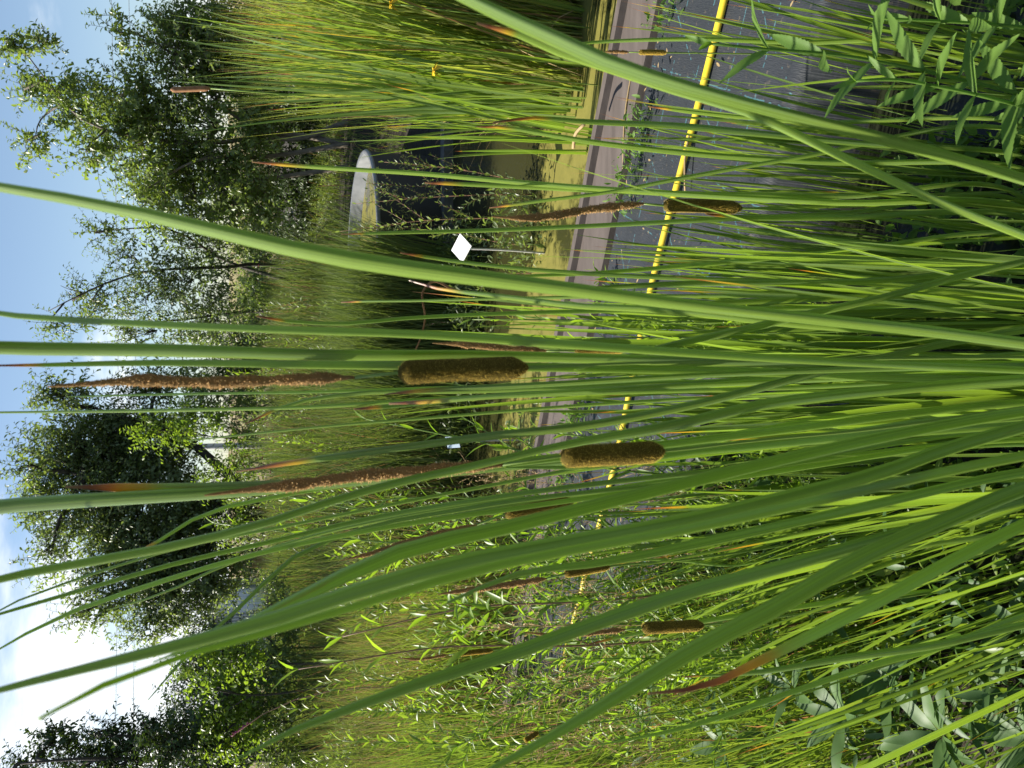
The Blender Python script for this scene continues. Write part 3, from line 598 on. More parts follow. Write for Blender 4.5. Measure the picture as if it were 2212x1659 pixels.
# individual tall reeds at the edge of the rush bed
rn = random.Random(21); g_ = np.random.default_rng(21)
def blade_curve(base, direc, H, bend, S=12, droop=.3):
    t = np.linspace(0, 1, S)[:, None]; d = np.array(direc); b = np.array(bend); bl = np.linalg.norm(b)
    return np.array(base) + d * t * H + (b - np.array([0, 0, droop]) * bl) * t ** 2.3 * H
def leaf_profile(S, tip=.35):
    t = np.linspace(0, 1, S); w = np.where(t < 1 - tip, .85 + .15 * np.sin(t * 3.1), np.maximum(1 - ((t - 1 + tip) / tip) ** 1.5, .03)); w[-1] = .02; return w
def burn_profile(S, amt):
    t = np.linspace(0, 1, S); return np.clip((t - (1 - amt)) / amt, 0, 1) if amt > 0 else np.zeros(S)
def make_shoot(name, h, n, w, spread, rn, burnp=.6, mat='cattail', bend=.12):
    root = empty(name)
    for i in range(n):
        a = (i % 2) * math.pi + rn.uniform(-.5, .5); out = np.array([math.cos(a), math.sin(a), 0])
        H = h * rn.uniform(.62, 1.05); sp_ = spread * rn.uniform(.25, 1.15); S = 18
        C = blade_curve(out * .012 * (i + 1) * .6, unit(np.array([out[0] * sp_, out[1] * sp_, 1.0])), H, out * bend * rn.uniform(-.2, 1.5), S, .35)
        az = a + math.pi / 2 + rn.uniform(-.5, .5); tw = rn.uniform(-1.6, 1.6) * np.linspace(0, 1, S)
        side = np.stack([np.cos(az + tw), np.sin(az + tw), np.zeros(S)], 1); T = unit(np.gradient(C, axis=0)); side = unit(side - T * np.sum(side * T, 1, keepdims=True))
        br = burn_profile(S, rn.uniform(.03, .09) if rn.random() < burnp else 0)
        B = MB(); ribbons(B, C[None], (w * rn.uniform(.75, 1.15) * leaf_profile(S))[None], side[None], .16, br[None]); B.build('leaf', M[mat], root)
    return root
def copy_tree(o, parent=None):
    c = o.copy(); SC.collection.objects.link(c)
    if parent is not None: c.parent = parent
    for ch in o.children: copy_tree(ch, c)
    return c
def place(o, x, y, z, spin, lx, ly, sc):
    o.location = (x, y, z); o.rotation_euler = (Matrix.Rotation(lx, 3, 'Y') @ Matrix.Rotation(ly, 3, 'X') @ Matrix.Rotation(spin, 3, 'Z')).to_euler(); o.scale = (sc, sc, sc)

def scatter(protos, spots, label, cat, group, used):
    for (x, y, z, lx, ly, sc) in spots:
        p = rn.choice(protos)
        if id(p) not in used: o = p; used[id(p)] = 1
        else: o = copy_tree(p)
        place(o, x, y, z, rn.uniform(0, 6.28), lx, ly, sc); tag(o, label, cat, group)
        for c in o.children: pass
def drop_unused(protos, used):
    for p in protos:
        if id(p) not in used:
            for c in list(p.children): bpy.data.objects.remove(c)
            bpy.data.objects.remove(p)

used = {}
tall = [make_shoot('tall_reed', 2.0, 4, .017, .07, rn, .2, 'cattail', .08) for _ in range(5)]
sp = []
while len(sp) < 84:
    x, y = rn.uniform(1.0, 2.6), rn.uniform(3.75, 4.5)
    if y + .53 * x > Q_BOARD + .5 and x > 1.38 + .1 * math.sin(y * 9) and x < y * .6: sp.append((x, y, -.1, rn.uniform(-.08, .05), rn.uniform(-.05, .05), rn.uniform(.62, 1.12)))
scatter(tall, sp, 'tall green reed at the front of the yellow green rushes', 'reed', 'tall reeds fronting the rush bed', used); drop_unused(tall, used)
# small bright clumps of young reed in the pond
mid = [make_shoot('pond_reed', 1.25, 6, .018, .10, rn, .3, 'cattail', .06) for _ in range(3)]
for (X, Y, sc, lb) in ((1285, 300, 1.0, 'bright reed clump rooted in algae behind the board, the taller one'), (1270, 322, .8, 'slim reed leaning left rooted in algae just behind the board'), (1180, 240, .8, 'small reed at the edge of the rushes over green algae')):
    p = onz(X, Y, -.05); o = mid.pop(); place(o, p.x, max(p.y, Q_BOARD - .53 * p.x + .12), -.06, rn.uniform(0, 3), -.02, 0, sc); tag(o, lb, 'reed')

# ------------------------------------------------------------ foreground cattail shoots, scattered
narrow = [make_shoot('cattail_shoot', 1.0, 4, .0085, .05, rn, .5, 'cattail', .035) for _ in range(7)]
wide = [make_shoot('cattail_shoot', 1.25, 5, .0115, .06, rn, .4, 'cattail', .05) for _ in range(7)]
used = {}
def zone(n, xr, yr, hs, lean, ok=lambda x, y: True):
    out = []
    while len(out) < n:
        x, y = rn.uniform(*xr), rn.uniform(*yr)
        if y + .53 * x < Q_NEAR - .1 and ok(x, y): out.append((x, y, -.3, lean(x) + rn.gauss(0, .035), rn.gauss(.0, .03), rn.uniform(*hs)))
    return out
scatter(narrow, zone(50, (.15, 1.25), (1.15, 2.10), (.85, 1.15), lambda x: .03 * x), 'narrow cattail shoot with orange burnt leaf tips in front of the black matting', 'cattail', 'cattail shoots right of the wide middle blades', used)
scatter(wide, zone(40, (-.34, .22), (1.0, 2.0), (.95, 1.3), lambda x: .1 * x), 'green cattail shoot in the crowded middle of the clump', 'cattail', 'cattail shoots in the middle of the clump', used)
scatter(narrow + wide, zone(76, (-1.25, -.2), (1.05, 2.0), (.70, 1.05), lambda x: -.14 + .06 * x), 'cattail shoot leaning outward in the left half of the clump', 'cattail', 'cattail shoots leaning over the left bank', used)
scatter(narrow, zone(16, (-.1, .45), (1.6, 2.2), (.8, 1.15), lambda x: .02), 'narrow cattail shoot standing at the basin edge where the hose disappears', 'cattail', 'cattail shoots at the middle of the basin edge', used)
drop_unused(narrow + wide, used)

# ------------------------------------------------------------ hand placed blades and flower stalks
FACE = Vector((0, -1, 0.25))
def nblade(parent, pts, D0, D1, tw=0.0, burn=0.0, root=None, name='leaf', mat='cattail_near', label=None, tipdull=None):
    """pts: (X, Y, width px) from tip to foot; D0 at the tip, D1 at the foot; root: where it grows"""
    n = len(pts); P = []; Wd = []
    for i, (X, Y, w) in enumerate(pts):
        D = D0 + (D1 - D0) * (i / (n - 1)); P.append(at(X, Y, D)); Wd.append(w / FPX * dep(X, D) * .92)
    if root is not None: P.append(Vector(root)); Wd.append(Wd[-1] * .9)
    S = 46; C = spline(P, S)
    ln = [0]
    for i in range(1, len(P)): ln.append(ln[-1] + (P[i] - P[i-1]).length)
    w = np.interp(np.linspace(0, ln[-1], S), ln, Wd)
    T = unit(np.gradient(C, axis=0)); side = unit(np.cross(T, np.array(C) - np.array(EYE)))
    for i in range(1, S):                       # carry the blade's face down to its foot without flips
        if i > S * .3 and abs(np.dot(side[i], side[i-1])) < .97 or np.dot(side[i], side[i-1]) < 0: side[i] = side[i-1] - T[i] * np.dot(side[i-1], T[i]); side[i] /= np.linalg.norm(side[i])
    nr = np.cross(T, side)
    if np.dot(nr[8], np.array(EYE) - C[8]) < 0: nr = -nr
    sg = -1 if np.dot(side[8], np.array(sdir)) > 0 else 1
    a = sg * (abs(tw) * 1.3 + .15) + .3 * np.sin(np.linspace(0, 2.2, S) + tw * 5)
    side = side * np.cos(a)[:, None] + nr * np.sin(a)[:, None]
    if side[0][0] < 0: pass
    tt = np.linspace(0, ln[-1], S); br = np.clip(1 - tt / burn, 0, 1) if burn > 0 else np.zeros(S)
    B = MB(); ring_blade(B, C, w, side, .62, br, 14); o = B.build(name, M[mat], parent)
    if label: o['label'] = label
    return o
def ell_profile(t): return np.minimum(1, np.minimum((t / .07 + 1e-4) ** .55, ((1 - t) / .13 + 1e-4) ** .6))
def spike(parent, male, female, foot, D, root, wm, wf, lab=None, seed=0, stemw=8):
    """cattail flower stalk; male/female: pixel paths from the top down"""
    g = np.random.default_rng(seed + 50)
    k = dep(1100, D) / FPX
    pm = [at(X, Y, D) for X, Y in male]; pf = [at(X, Y, D) for X, Y in female]; pt = [at(X, Y, D) for X, Y in foot]
    if pm:
        C = spline(pm, 110); t = np.linspace(0, 1, 110)
        r = wm * .5 * k * np.minimum(1, (t * 3 + .12)) * np.minimum(1, (1 - t) * 8 + .3) * (1 + .12 * np.sin(t * 23 + seed) + .08 * np.sin(t * 51))
        B = MB(); tube(B, C, r * .82, 14, 1 + g.normal(size=(110, 14)) * .13)
        n = 2600; i = g.integers(0, 110, n); T = unit(np.gradient(C, axis=0))[i]; d = unit(np.cross(T, g.normal(size=(n, 3)))); P = C[i] + d * r[i][:, None] * .6 + T * (g.uniform(-1, 1, (n, 1)) * .0015)
        leaves(B, P, d + T * g.normal(size=(n, 1)) * .3, T + g.normal(size=(n, 3)) * .3, r[i] * g.uniform(.3, .75, n), r[i] * g.uniform(.12, .28, n), .1, .3, g.uniform(0, .8, n))
        B.build('pollen_spike', M['male'], parent)
    C = spline(pf, 60); t = np.linspace(0, 1, 60)
    B = MB(); tube(B, C, wf * .5 * k * ell_profile(t) * (1 + .03 * np.sin(t * 9 + seed)), 28, 1 + g.normal(size=(60, 28)) * .012)
    n = 9000; i = g.integers(2, 58, n); T = unit(np.gradient(C, axis=0))[i]; d = unit(np.cross(T, g.normal(size=(n, 3)))); r = (wf * .5 * k * ell_profile(t))[i]
    P = C[i] + d * r[:, None] * .97 + T * (g.uniform(-1, 1, (n, 1)) * .002); fz = np.full(n, .0020) * g.uniform(.5, 1.2, n); leaves(B, P, d + g.normal(size=(n, 3)) * .3, T, fz, fz * .16, .1, .1, np.ones(n))
    B.build('seed_head', M['female'], parent)
    allp = ([pm[-1]] if pm else [pf[0]]) + [pf[0], pf[-1]] + pt + [Vector(root)]
    if not pm: allp = allp[1:]
    C = spline(allp, 50); B = MB(); tube(B, C, stemw * .5 * k * np.linspace(.7, 1.25, 50), 10); B.build('stalk', M['stem'], parent)

def cattail(label, root, group=None):
    r = empty('cattail', root); tag(r, label, 'cattail', group); return r
RZ = -.3
# A: centre plant with the largest seed head
A = cattail('tallest cattail with the largest brown seed head, in the centre', (.03, .86, RZ))
spike(A, [(104, 835), (180, 830), (300, 822), (450, 826), (620, 820), (766, 815)], [(858, 806), (960, 800), (1060, 797), (1143, 794)], [(1300, 787), (1700, 778), (2212, 772)], .78, (.03, .86, RZ), 24, 49, seed=1, stemw=9)
nblade(A, [(-260, 742, 34), (0, 752, 39), (350, 757, 37), (700, 767, 31), (1000, 768, 30), (1400, 778, 28), (1800, 786, 28), (2212, 792, 30)], .66, .92, .25, 0, (.035, .84, RZ))
nblade(A, [(-30, 790, 3), (60, 789, 9), (300, 784, 15), (700, 788, 20), (1100, 792, 22), (1500, 800, 22), (2212, 822, 20)], .80, .90, -.2, .045, (.02, .86, RZ))
nblade(A, [(830, 852, 3), (870, 848, 10), (930, 843, 16), (1100, 835, 17), (1500, 812, 16), (2212, 790, 16)], .86, .86, .5, .05, (.03, .87, RZ))
nblade(A, [(840, 872, 6), (925, 868, 13), (1000, 862, 12), (1400, 838, 14), (2212, 805, 14)], .95, .9, .2, .06, (.03, .87, RZ))
# B: left of centre
Bc = cattail('cattail with a dark plump seed head left of the tallest one', (-.06, .95, RZ))
spike(Bc, [(442, 1070), (540, 1058), (650, 1046), (760, 1030), (900, 1018), (1085, 1004)], [(1210, 986), (1290, 983), (1370, 979), (1437, 974)], [(1600, 955), (1900, 925), (2212, 880)], .82, (-.05, .95, RZ), 26, 49, seed=2, stemw=9)
nblade(Bc, [(-240, 1125, 44), (0, 1095, 43), (250, 1078, 40), (500, 1063, 34), (700, 1046, 30), (900, 1026, 32), (1100, 1004, 34), (1300, 988, 30), (1700, 955, 26), (2212, 915, 26)], .84, .98, .3, 0, (-.04, .93, RZ))
nblade(Bc, [(140, 1052, 4), (190, 1053, 14), (240, 1053, 20), (400, 1054, 24), (600, 1048, 26), (800, 1030, 24), (1100, 1000, 20), (1600, 940, 20), (2212, 870, 20)], .86, .92, -.15, .075, (-.05, .95, RZ))
nblade(Bc, [(510, 1019, 4), (565, 1010, 10), (625, 1000, 17), (737, 985, 20), (937, 958, 22), (1070, 941, 24), (1237, 924, 24), (1474, 880, 24), (1740, 813, 22), (1874, 780, 20), (2212, 713, 20)], .90, .88, .35, .085, (.05, .94, RZ))
nblade(Bc, [(-100, 1275, 18), (0, 1250, 22), (170, 1218, 24), (333, 1188, 24), (600, 1122, 22), (737, 1076, 22), (870, 1040, 22), (1000, 1012, 22), (1200, 965, 20), (1474, 915, 30), (1640, 876, 30), (1807, 854, 30), (1974, 838, 28), (2212, 820, 26)], .70, .84, .2, 0, (-.04, .93, RZ))
nblade(Bc, [(1090, 1010, 4), (1300, 1006, 14), (1474, 976, 22), (1640, 960, 26), (1807, 942, 26), (1974, 918, 26), (2212, 898, 26)], .88, .88, -.3, 0, (-.05, .95, RZ))
# C: wide blade crossing to the upper picture edge
Cc = cattail('cattail with one very wide pale blade sweeping right across the tub', (-.01, .8, RZ))
nblade(Cc, [(-260, 355, 18), (0, 406, 29), (200, 440, 34), (400, 484, 40), (600, 532, 46), (800, 570, 52), (1000, 597, 48), (1200, 622, 42), (1450, 655, 34), (1800, 694, 32), (2007, 716, 32), (2212, 742, 30)], .56, .66, .35, 0, (-.01, .8, RZ))
nblade(Cc, [(-120, 660, 8), (0, 678, 14), (300, 699, 17), (600, 712, 18), (900, 722, 20), (1200, 742, 22), (1600, 770, 20), (2212, 800, 18)], .7, .72, -.3, 0, (0, .82, RZ))
nblade(Cc, [(884, 606, 4), (930, 620, 8), (977, 628, 10), (1104, 643, 14), (1237, 660, 16), (1404, 668, 18), (1700, 700, 18), (2212, 735, 16)], 1.0, .9, .2, .07, (0, .9, RZ))
# D: sweeping left
Dc = cattail('cattail whose two broad blades sweep far left across the meadow', (-.12, .72, RZ))
nblade(Dc, [(-150, 1530, 10), (0, 1490, 18), (200, 1440, 26), (400, 1390, 34), (600, 1335, 42), (800, 1268, 46), (1000, 1215, 46), (1184, 1180, 44), (1474, 1128, 44), (1740, 1065, 40), (1907, 1020, 38), (2040, 972, 36), (2212, 922, 34)], .50, .60, .2, 0, (-.1, .72, RZ))
nblade(Dc, [(330, 1430, 3), (500, 1365, 16), (650, 1290, 32), (800, 1218, 38), (900, 1180, 38), (1037, 1152, 36), (1220, 1108, 32), (1474, 1045, 30), (1700, 990, 28), (2212, 890, 26)], .56, .64, -.15, 0, (-.1, .74, RZ))
nblade(Dc, [(85, 1552, 8), (110, 1540, 20), (200, 1492, 17), (330, 1432, 14), (450, 1402, 16), (700, 1330, 20), (1000, 1240, 24), (1500, 1140, 26), (2212, 985, 26)], .36, .50, .1, 0, (-.1, .66, RZ), label='blurred out of focus leaf tip against the white cloud')
# E: long leaf further left
Ec = cattail('cattail with a long bright blade pointing to the lower left', (-.22, .8, RZ))
nblade(Ec, [(500, 1645, 4), (600, 1592, 14), (737, 1538, 24), (937, 1466, 34), (1104, 1413, 38), (1270, 1353, 40), (1474, 1283, 40), (1700, 1222, 36), (1900, 1165, 34), (2212, 1080, 30)], .52, .62, .25, 0, (-.2, .8, RZ))
nblade(Ec, [(960, 1305, 6), (1100, 1245, 14), (1300, 1215, 20), (1550, 1165, 24), (1800, 1110, 24), (2212, 1020, 24)], .75, .75, -.4, 0, (-.2, .82, RZ))
# F: dark blade to the corner
Fc = cattail('cattail with a dark arching blade reaching the bottom left corner', (-.25, .7, RZ))
nblade(Fc, [(960, 1720, 6), (1060, 1662, 14), (1170, 1603, 22), (1304, 1523, 32), (1474, 1418, 44), (1674, 1313, 48), (1840, 1216, 46), (2007, 1140, 42), (2212, 1055, 38)], .50, .56, .15, 0, (-.22, .7, RZ))
nblade(Fc, [(1400, 1498, 5), (1470, 1492, 10), (1545, 1474, 16), (1620, 1438, 20), (1724, 1386, 26), (1907, 1293, 30), (2040, 1220, 30), (2212, 1133, 28)], .62, .62, -.3, .15, (-.24, .72, RZ), label='yellowing leaf with a long brown withered tip')
nblade(Fc, [(1474, 1462, 3), (1640, 1452, 14), (1807, 1424, 20), (2007, 1396, 22), (2212, 1350, 20)], .95, .9, .3, .02, (-.4, .95, RZ))
nblade(Fc, [(1290, 1610, 3), (1474, 1573, 10), (1707, 1496, 14), (1874, 1440, 16), (2040, 1395, 16), (2212, 1330, 16)], 1.0, .95, .1, 0, (-.4, .95, RZ))
# G: right side crossing blades
Gc = cattail('cattail with two crossing blades sweeping to the upper right corner', (.05, .75, RZ))
nblade(Gc, [(860, -90, 20), (1010, 0, 34), (1150, 62, 42), (1304, 132, 42), (1450, 180, 36), (1600, 222, 32), (1707, 250, 32), (1874, 292, 32), (2007, 328, 32), (2212, 388, 30)], .50, .60, .2, 0, (.08, .78, RZ))
nblade(Gc, [(1030, 50, 5), (1085, 62, 12), (1125, 76, 18), (1187, 103, 24), (1304, 142, 26), (1474, 200, 22), (1607, 240, 20), (1707, 284, 20), (1807, 333, 20), (1907, 380, 20), (2007, 427, 20), (2212, 510, 20)], .62, .66, -.3, .035, (.06, .8, RZ))
# H: right middle
Hc = cattail('slender cattail with a golden seed head over the yellow hose', (.27, 1.4, RZ))
spike(Hc, [(1062, 468), (1110, 471), (1180, 468), (1260, 455), (1390, 440)], [(1432, 444), (1480, 444), (1550, 446), (1604, 450)], [(1750, 455), (1950, 458), (2212, 452)], 1.3, (.26, 1.4, RZ), 19, 31, seed=3, stemw=7)
nblade(Hc, [(545, 350, 3), (575, 353, 7), (610, 356, 10), (737, 365, 12), (904, 375, 13), (1070, 390, 14), (1237, 404, 15), (1474, 420, 17), (1800, 438, 16), (2212, 452, 16)], 1.2, 1.25, .3, .06, (.27, 1.35, RZ))
nblade(Hc, [(737, 506, 2), (837, 503, 8), (1070, 497, 10), (1237, 490, 11), (1474, 478, 12), (1800, 462, 12), (2212, 440, 12)], 1.3, 1.3, -.3, .03, (.27, 1.4, RZ))
nblade(Hc, [(918, 395, 4), (960, 396, 9), (1000, 398, 10), (1137, 404, 12), (1300, 412, 13), (1474, 418, 13), (1800, 425, 13), (2212, 430, 13)], 1.35, 1.35, .1, .05, (.28, 1.42, RZ))
nblade(Hc, [(1057, 449, 3), (1100, 444, 8), (1170, 434, 10), (1300, 418, 10), (1474, 385, 12), (1700, 345, 12), (2212, 290, 12)], 1.25, 1.2, .3, .04, (.35, 1.3, RZ))
nblade(Hc, [(1525, 462, 4), (1560, 466, 8), (1620, 470, 12), (1800, 470, 14), (2212, 470, 14)], 1.15, 1.2, 0, .05, (.25, 1.3, RZ))
Ic = cattail('cattail with burnt orange tips right of the golden seed head', (.45, 1.5, RZ))
nblade(Ic, [(1030, 274, 3), (1080, 275, 8), (1170, 289, 12), (1270, 306, 14), (1370, 319, 15), (1500, 333, 15), (1750, 350, 14), (2212, 368, 14)], 1.2, 1.25, .2, .05, (.42, 1.45, RZ))
nblade(Ic, [(1065, 265, 4), (1150, 255, 8), (1250, 262, 12), (1474, 273, 16), (1600, 285, 16), (1850, 310, 14), (2212, 340, 12)], 1.15, 1.2, -.3, .1, (.42, 1.45, RZ))
nblade(Ic, [(1225, 97, 4), (1280, 92, 8), (1474, 85, 11), (1700, 92, 12), (2212, 120, 12)], 1.3, 1.4, .2, 0, (.75, 1.6, RZ))
nblade(Ic, [(1500, 225, 3), (1400, 230, 3), (1474, 240, 10), (1700, 262, 11), (2212, 290, 12)][1:], 1.4, 1.4, .2, .05, (.55, 1.6, RZ))
Jc = cattail('cattail with a straight dark blade just left of the golden seed head', (.18, 1.2, RZ))
nblade(Jc, [(1254, 625, 5), (1310, 621, 12), (1370, 618, 15), (1474, 613, 16), (1674, 612, 17), (1900, 606, 17), (2212, 575, 16)], .95, 1.0, .2, .03, (.17, 1.15, RZ))
nblade(Jc, [(737, 653, 3), (760, 652, 6), (900, 650, 8), (1100, 645, 9), (1400, 640, 10), (1800, 640, 10), (2212, 640, 10)], 1.4, 1.35, .4, .02, (.18, 1.4, RZ))
nblade(Jc, [(555, 683, 4), (590, 690, 6), (737, 699, 9), (870, 688, 9), (1070, 678, 10), (1300, 672, 11), (1800, 665, 11), (2212, 660, 11)], 1.15, 1.2, 0, .04, (.15, 1.3, RZ))
nblade(Jc, [(1240, 800, 5), (1474, 740, 20), (1607, 712, 22), (1740, 680, 22), (1907, 643, 20), (2074, 597, 20), (2212, 566, 18)], .85, .9, .3, 0, (.2, 1.0, RZ))
nblade(Jc, [(960, 655, 3), (975, 647, 8), (1060, 603, 3), (1110, 598, 7), (1250, 592, 9), (1474, 575, 12), (1800, 545, 12), (2212, 510, 12)][2:], 1.2, 1.2, 0, .04, (.2, 1.3, RZ))
nblade(Jc, [(865, 546, 3), (900, 552, 8), (950, 560, 9), (1070, 575, 10), (1250, 590, 11), (1600, 606, 12), (2212, 620, 12)], 1.1, 1.15, .1, .04, (.18, 1.3, RZ))
Kc = cattail('thin upright cattail blades rising between the two big seed heads', (0, 1.2, RZ))
nblade(Kc, [(-150, 893, 4), (0, 891, 6), (400, 886, 9), (700, 878, 10), (900, 864, 11), (1200, 852, 12), (1700, 838, 12), (2212, 815, 12)], 1.0, 1.1, .2, 0, (0, 1.15, RZ))
nblade(Kc, [(145, 857, 2), (300, 853, 5), (700, 846, 7), (1000, 836, 8), (1400, 826, 9), (2212, 812, 9)], 1.3, 1.3, 0, 0, (.02, 1.3, RZ))
nblade(Kc, [(764, 884, 4), (790, 882, 9), (904, 871, 12), (1070, 855, 13), (1237, 847, 14), (1474, 832, 14), (1800, 803, 14), (2212, 765, 14)], 1.05, 1.05, -.2, .03, (.04, 1.15, RZ))
nblade(Kc, [(530, 916, 3), (570, 895, 8), (660, 865, 10), (760, 851, 11), (1000, 846, 12), (1400, 830, 13), (2212, 800, 13)], 1.1, 1.1, .2, .02, (.02, 1.15, RZ))
nblade(Kc, [(405, 952, 3), (520, 940, 5), (737, 918, 7), (900, 905, 8), (1200, 880, 9), (1600, 855, 10), (2212, 825, 10)], 1.2, 1.2, .2, 0, (.0, 1.25, RZ))
Lc = cattail('cattail with dark thin leaves fanning against the sky left of centre', (-.2, 1.15, RZ))
nblade(Lc, [(-80, 1350, 4), (0, 1326, 8), (200, 1268, 11), (400, 1212, 12), (560, 1176, 12), (800, 1120, 13), (1100, 1070, 14), (1600, 1010, 14), (2212, 930, 14)], .9, 1.05, .1, 0, (-.16, 1.1, RZ))
nblade(Lc, [(-50, 1430, 2), (0, 1402, 5), (100, 1345, 9), (250, 1288, 12), (400, 1240, 12), (560, 1195, 12), (800, 1145, 12), (1100, 1100, 13), (1600, 1030, 13), (2212, 950, 14)], .95, 1.05, -.2, 0, (-.16, 1.1, RZ))
nblade(Lc, [(-60, 1350, 3), (0, 1316, 5), (200, 1240, 7), (400, 1180, 8), (600, 1140, 9), (1000, 1060, 10), (2212, 900, 11)], 1.0, 1.1, .2, 0, (-.16, 1.1, RZ))
nblade(Lc, [(265, 1210, 3), (340, 1170, 8), (440, 1110, 9), (560, 1080, 10), (800, 1040, 10), (1300, 980, 11), (2212, 880, 12)], 1.1, 1.15, 0, .03, (-.14, 1.15, RZ))
nblade(Lc, [(320, 1512, 2), (400, 1420, 8), (520, 1310, 10), (640, 1200, 11), (760, 1150, 11), (1000, 1100, 12), (1500, 1040, 12), (2212, 960, 12)], 1.05, 1.1, .1, 0, (-.16, 1.1, RZ))
nblade(Lc, [(230, 1318, 2), (330, 1290, 6), (500, 1215, 8), (650, 1165, 9), (900, 1110, 10), (1400, 1050, 11), (2212, 960, 12)], 1.2, 1.2, .3, 0, (-.18, 1.2, RZ))
# more flowering stalks
def stalk_plant(label, male, female, foot, D, wm, wf, seed, leafs=(), stemw=6):
    b = at(2212, foot[-1][1], D); root = (b.x * .93, D + .12, RZ); r = cattail(label, root)
    spike(r, male, female, foot, D, root, wm, wf, seed=seed, stemw=stemw)
    for lf in leafs: nblade(r, lf, D + .03, D + .05, .2, .05, root)
stalk_plant('cattail with short dark seed head just left of the second big one', [(735, 1211), (800, 1196), (900, 1165), (1030, 1134)], [(1090, 1111), (1160, 1098), (1241, 1082)], [(1400, 1055), (1800, 1000), (2212, 930)], 1.25, 13, 27, 4, [[(700, 1160, 3), (760, 1150, 10), (900, 1128, 13), (1300, 1060, 14), (2212, 935, 14)]])
stalk_plant('cattail with slim green seed head and a withered orange leaf', [(945, 1284), (1000, 1276), (1090, 1264), (1180, 1250)], [(1218, 1240), (1270, 1232), (1318, 1223)], [(1450, 1212), (1800, 1160), (2212, 1090)], 1.6, 14, 17, 5, [[(1310, 1225, 3), (1350, 1214, 6), (1474, 1212, 8), (1560, 1222, 6), (1800, 1170, 8), (2212, 1095, 8)]])
stalk_plant('cattail with yellow green seed head over the pale matting on the left', [(1130, 1366), (1220, 1372), (1290, 1366), (1350, 1360)], [(1386, 1357), (1450, 1354), (1521, 1350)], [(1700, 1330), (1950, 1290), (2212, 1240)], 1.35, 12, 26, 6, [[(1270, 1392, 3), (1330, 1378, 8), (1474, 1350, 12), (1800, 1300, 14), (2212, 1230, 14)]])
stalk_plant('small distant cattail with thin reddish pollen spike on the left', [(858, 1421), (900, 1424), (970, 1414)], [(986, 1413), (1020, 1409), (1066, 1404)], [(1200, 1390), (1500, 1360), (2212, 1290)], 1.95, 6, 10, 7, stemw=4)
stalk_plant('small cattail with rust pollen spike hidden behind the widest blade', [(935, 741), (1000, 744), (1080, 752), (1180, 758)], [(1240, 757), (1300, 757), (1352, 756)], [(1500, 756), (1800, 760), (2212, 770)], 1.45, 15, 15, 8)
stalk_plant('small cattail with twin yellow spikes beside the upper board end', [(1303, 112), (1330, 112), (1358, 113)], [(1380, 113), (1410, 113), (1440, 114)], [(1600, 116), (1900, 125), (2212, 140)], 1.85, 7, 10, 9, stemw=4)
stalk_plant('cattail with a dark old spike low among the left grasses', [], [(1133, 1600), (1150, 1590), (1163, 1581)], [(1300, 1560), (1700, 1500), (2212, 1420)], 1.7, 0, 9, 10, stemw=4)
def rush_head():
    p = [at(X, Y, 4.1) for X, Y in ((368, 194), (400, 193), (455, 191))]; b = (p[-1].x + .08, 4.2, -.1); r = empty('cattail', b); tag(r, 'cattail with rusty fluffy head standing in the tall rushes', 'cattail')
    B = MB(); C = spline(p, 20); tube(B, C, .011 * ell_profile(np.linspace(0, 1, 20)) + .002, 12); B.build('seed_head', M['brown'], r)
    B = MB(); tube(B, spline([p[-1], (p[-1].x + .04, 4.15, 1.0), b], 12), .004, 6); B.build('stalk', M['stem'], r)
rush_head()

# ------------------------------------------------------------ leafy stems
def stem_plant(name, label, cat, foot, top, D0, D1, n, leaf, w, mat='willow', stemm='stem', seed=1, group=None, up=.8, red=0.0, branch=0):
    """foot, top: pixels; D0 at the foot"""
    g = np.random.default_rng(seed); b = at(foot[0], foot[1], D0); t_ = at(top[0], top[1], D1)
    zb = RZ + .1
    gb = Vector((b.x + (b.x - t_.x) * .3, b.y, min(b.z - .02, zb))) if b.z > zb else b
    r = empty(name, gb); tag(r, label, cat, group)
    mid = b.lerp(t_, .5) + Vector((g.uniform(-.03, .03), g.uniform(-.03, .03), 0)); S = 24
    C = spline([gb, b, mid, t_] if (b - gb).length > .02 else [b, mid, t_], S)
    B = MB(); tube(B, C, np.linspace(.0035, .0012, S) * (1 + leaf * 3), 6)
    LB = MB(); paths = [(C, n, 1.0)]
    for k in range(branch):
        i = int(g.uniform(.35, .8) * S); d = unit(g.normal(size=3)); d[2] = abs(d[2]) + .8; d = unit(d); e = C[i] + d * (t_ - b).length * .28; Cb = spline([C[i], C[i] * .5 + e * .5 + d * .0, e], 8); tube(B, Cb, np.linspace(.002, .0008, 8), 5); paths.append((Cb, max(5, n // 3), .7))
    B.build('stem', M[stemm], r)
    for (Cx, m_, sc) in paths:
        Sx = len(Cx); t = np.repeat(np.linspace(.12 if m_ == n else .1, 1, m_), 2); f = np.minimum(t * (Sx - 1), Sx - 1.001); i0 = f.astype(int); wq = (f - i0)[:, None]
        P = Cx[i0] * (1 - wq) + Cx[i0 + 1] * wq; T = unit(Cx[i0 + 1] - Cx[i0]); k = np.arange(len(t)); a = (k // 2) * 1.57 + (k % 2) * math.pi + g.uniform(-.4, .4, len(t))
        ref = unit(np.cross(T, np.array([.2, .9, .1]))); nr = np.cross(T, ref); out = ref * np.cos(a)[:, None] + nr * np.sin(a)[:, None]
        d = unit(out * .8 + T * up * (1 + t[:, None]) + g.normal(size=P.shape) * .1); nn = unit(T - out * .4 + g.normal(size=P.shape) * .25)
        L_ = leaf * sc * g.uniform(.7, 1.2, len(t)) * (1 - .55 * np.maximum(0, t - .5)); leaves(LB, P, d, nn, L_, L_ * w, .18, .28)
    LB.build('foliage', M[mat], r); return r
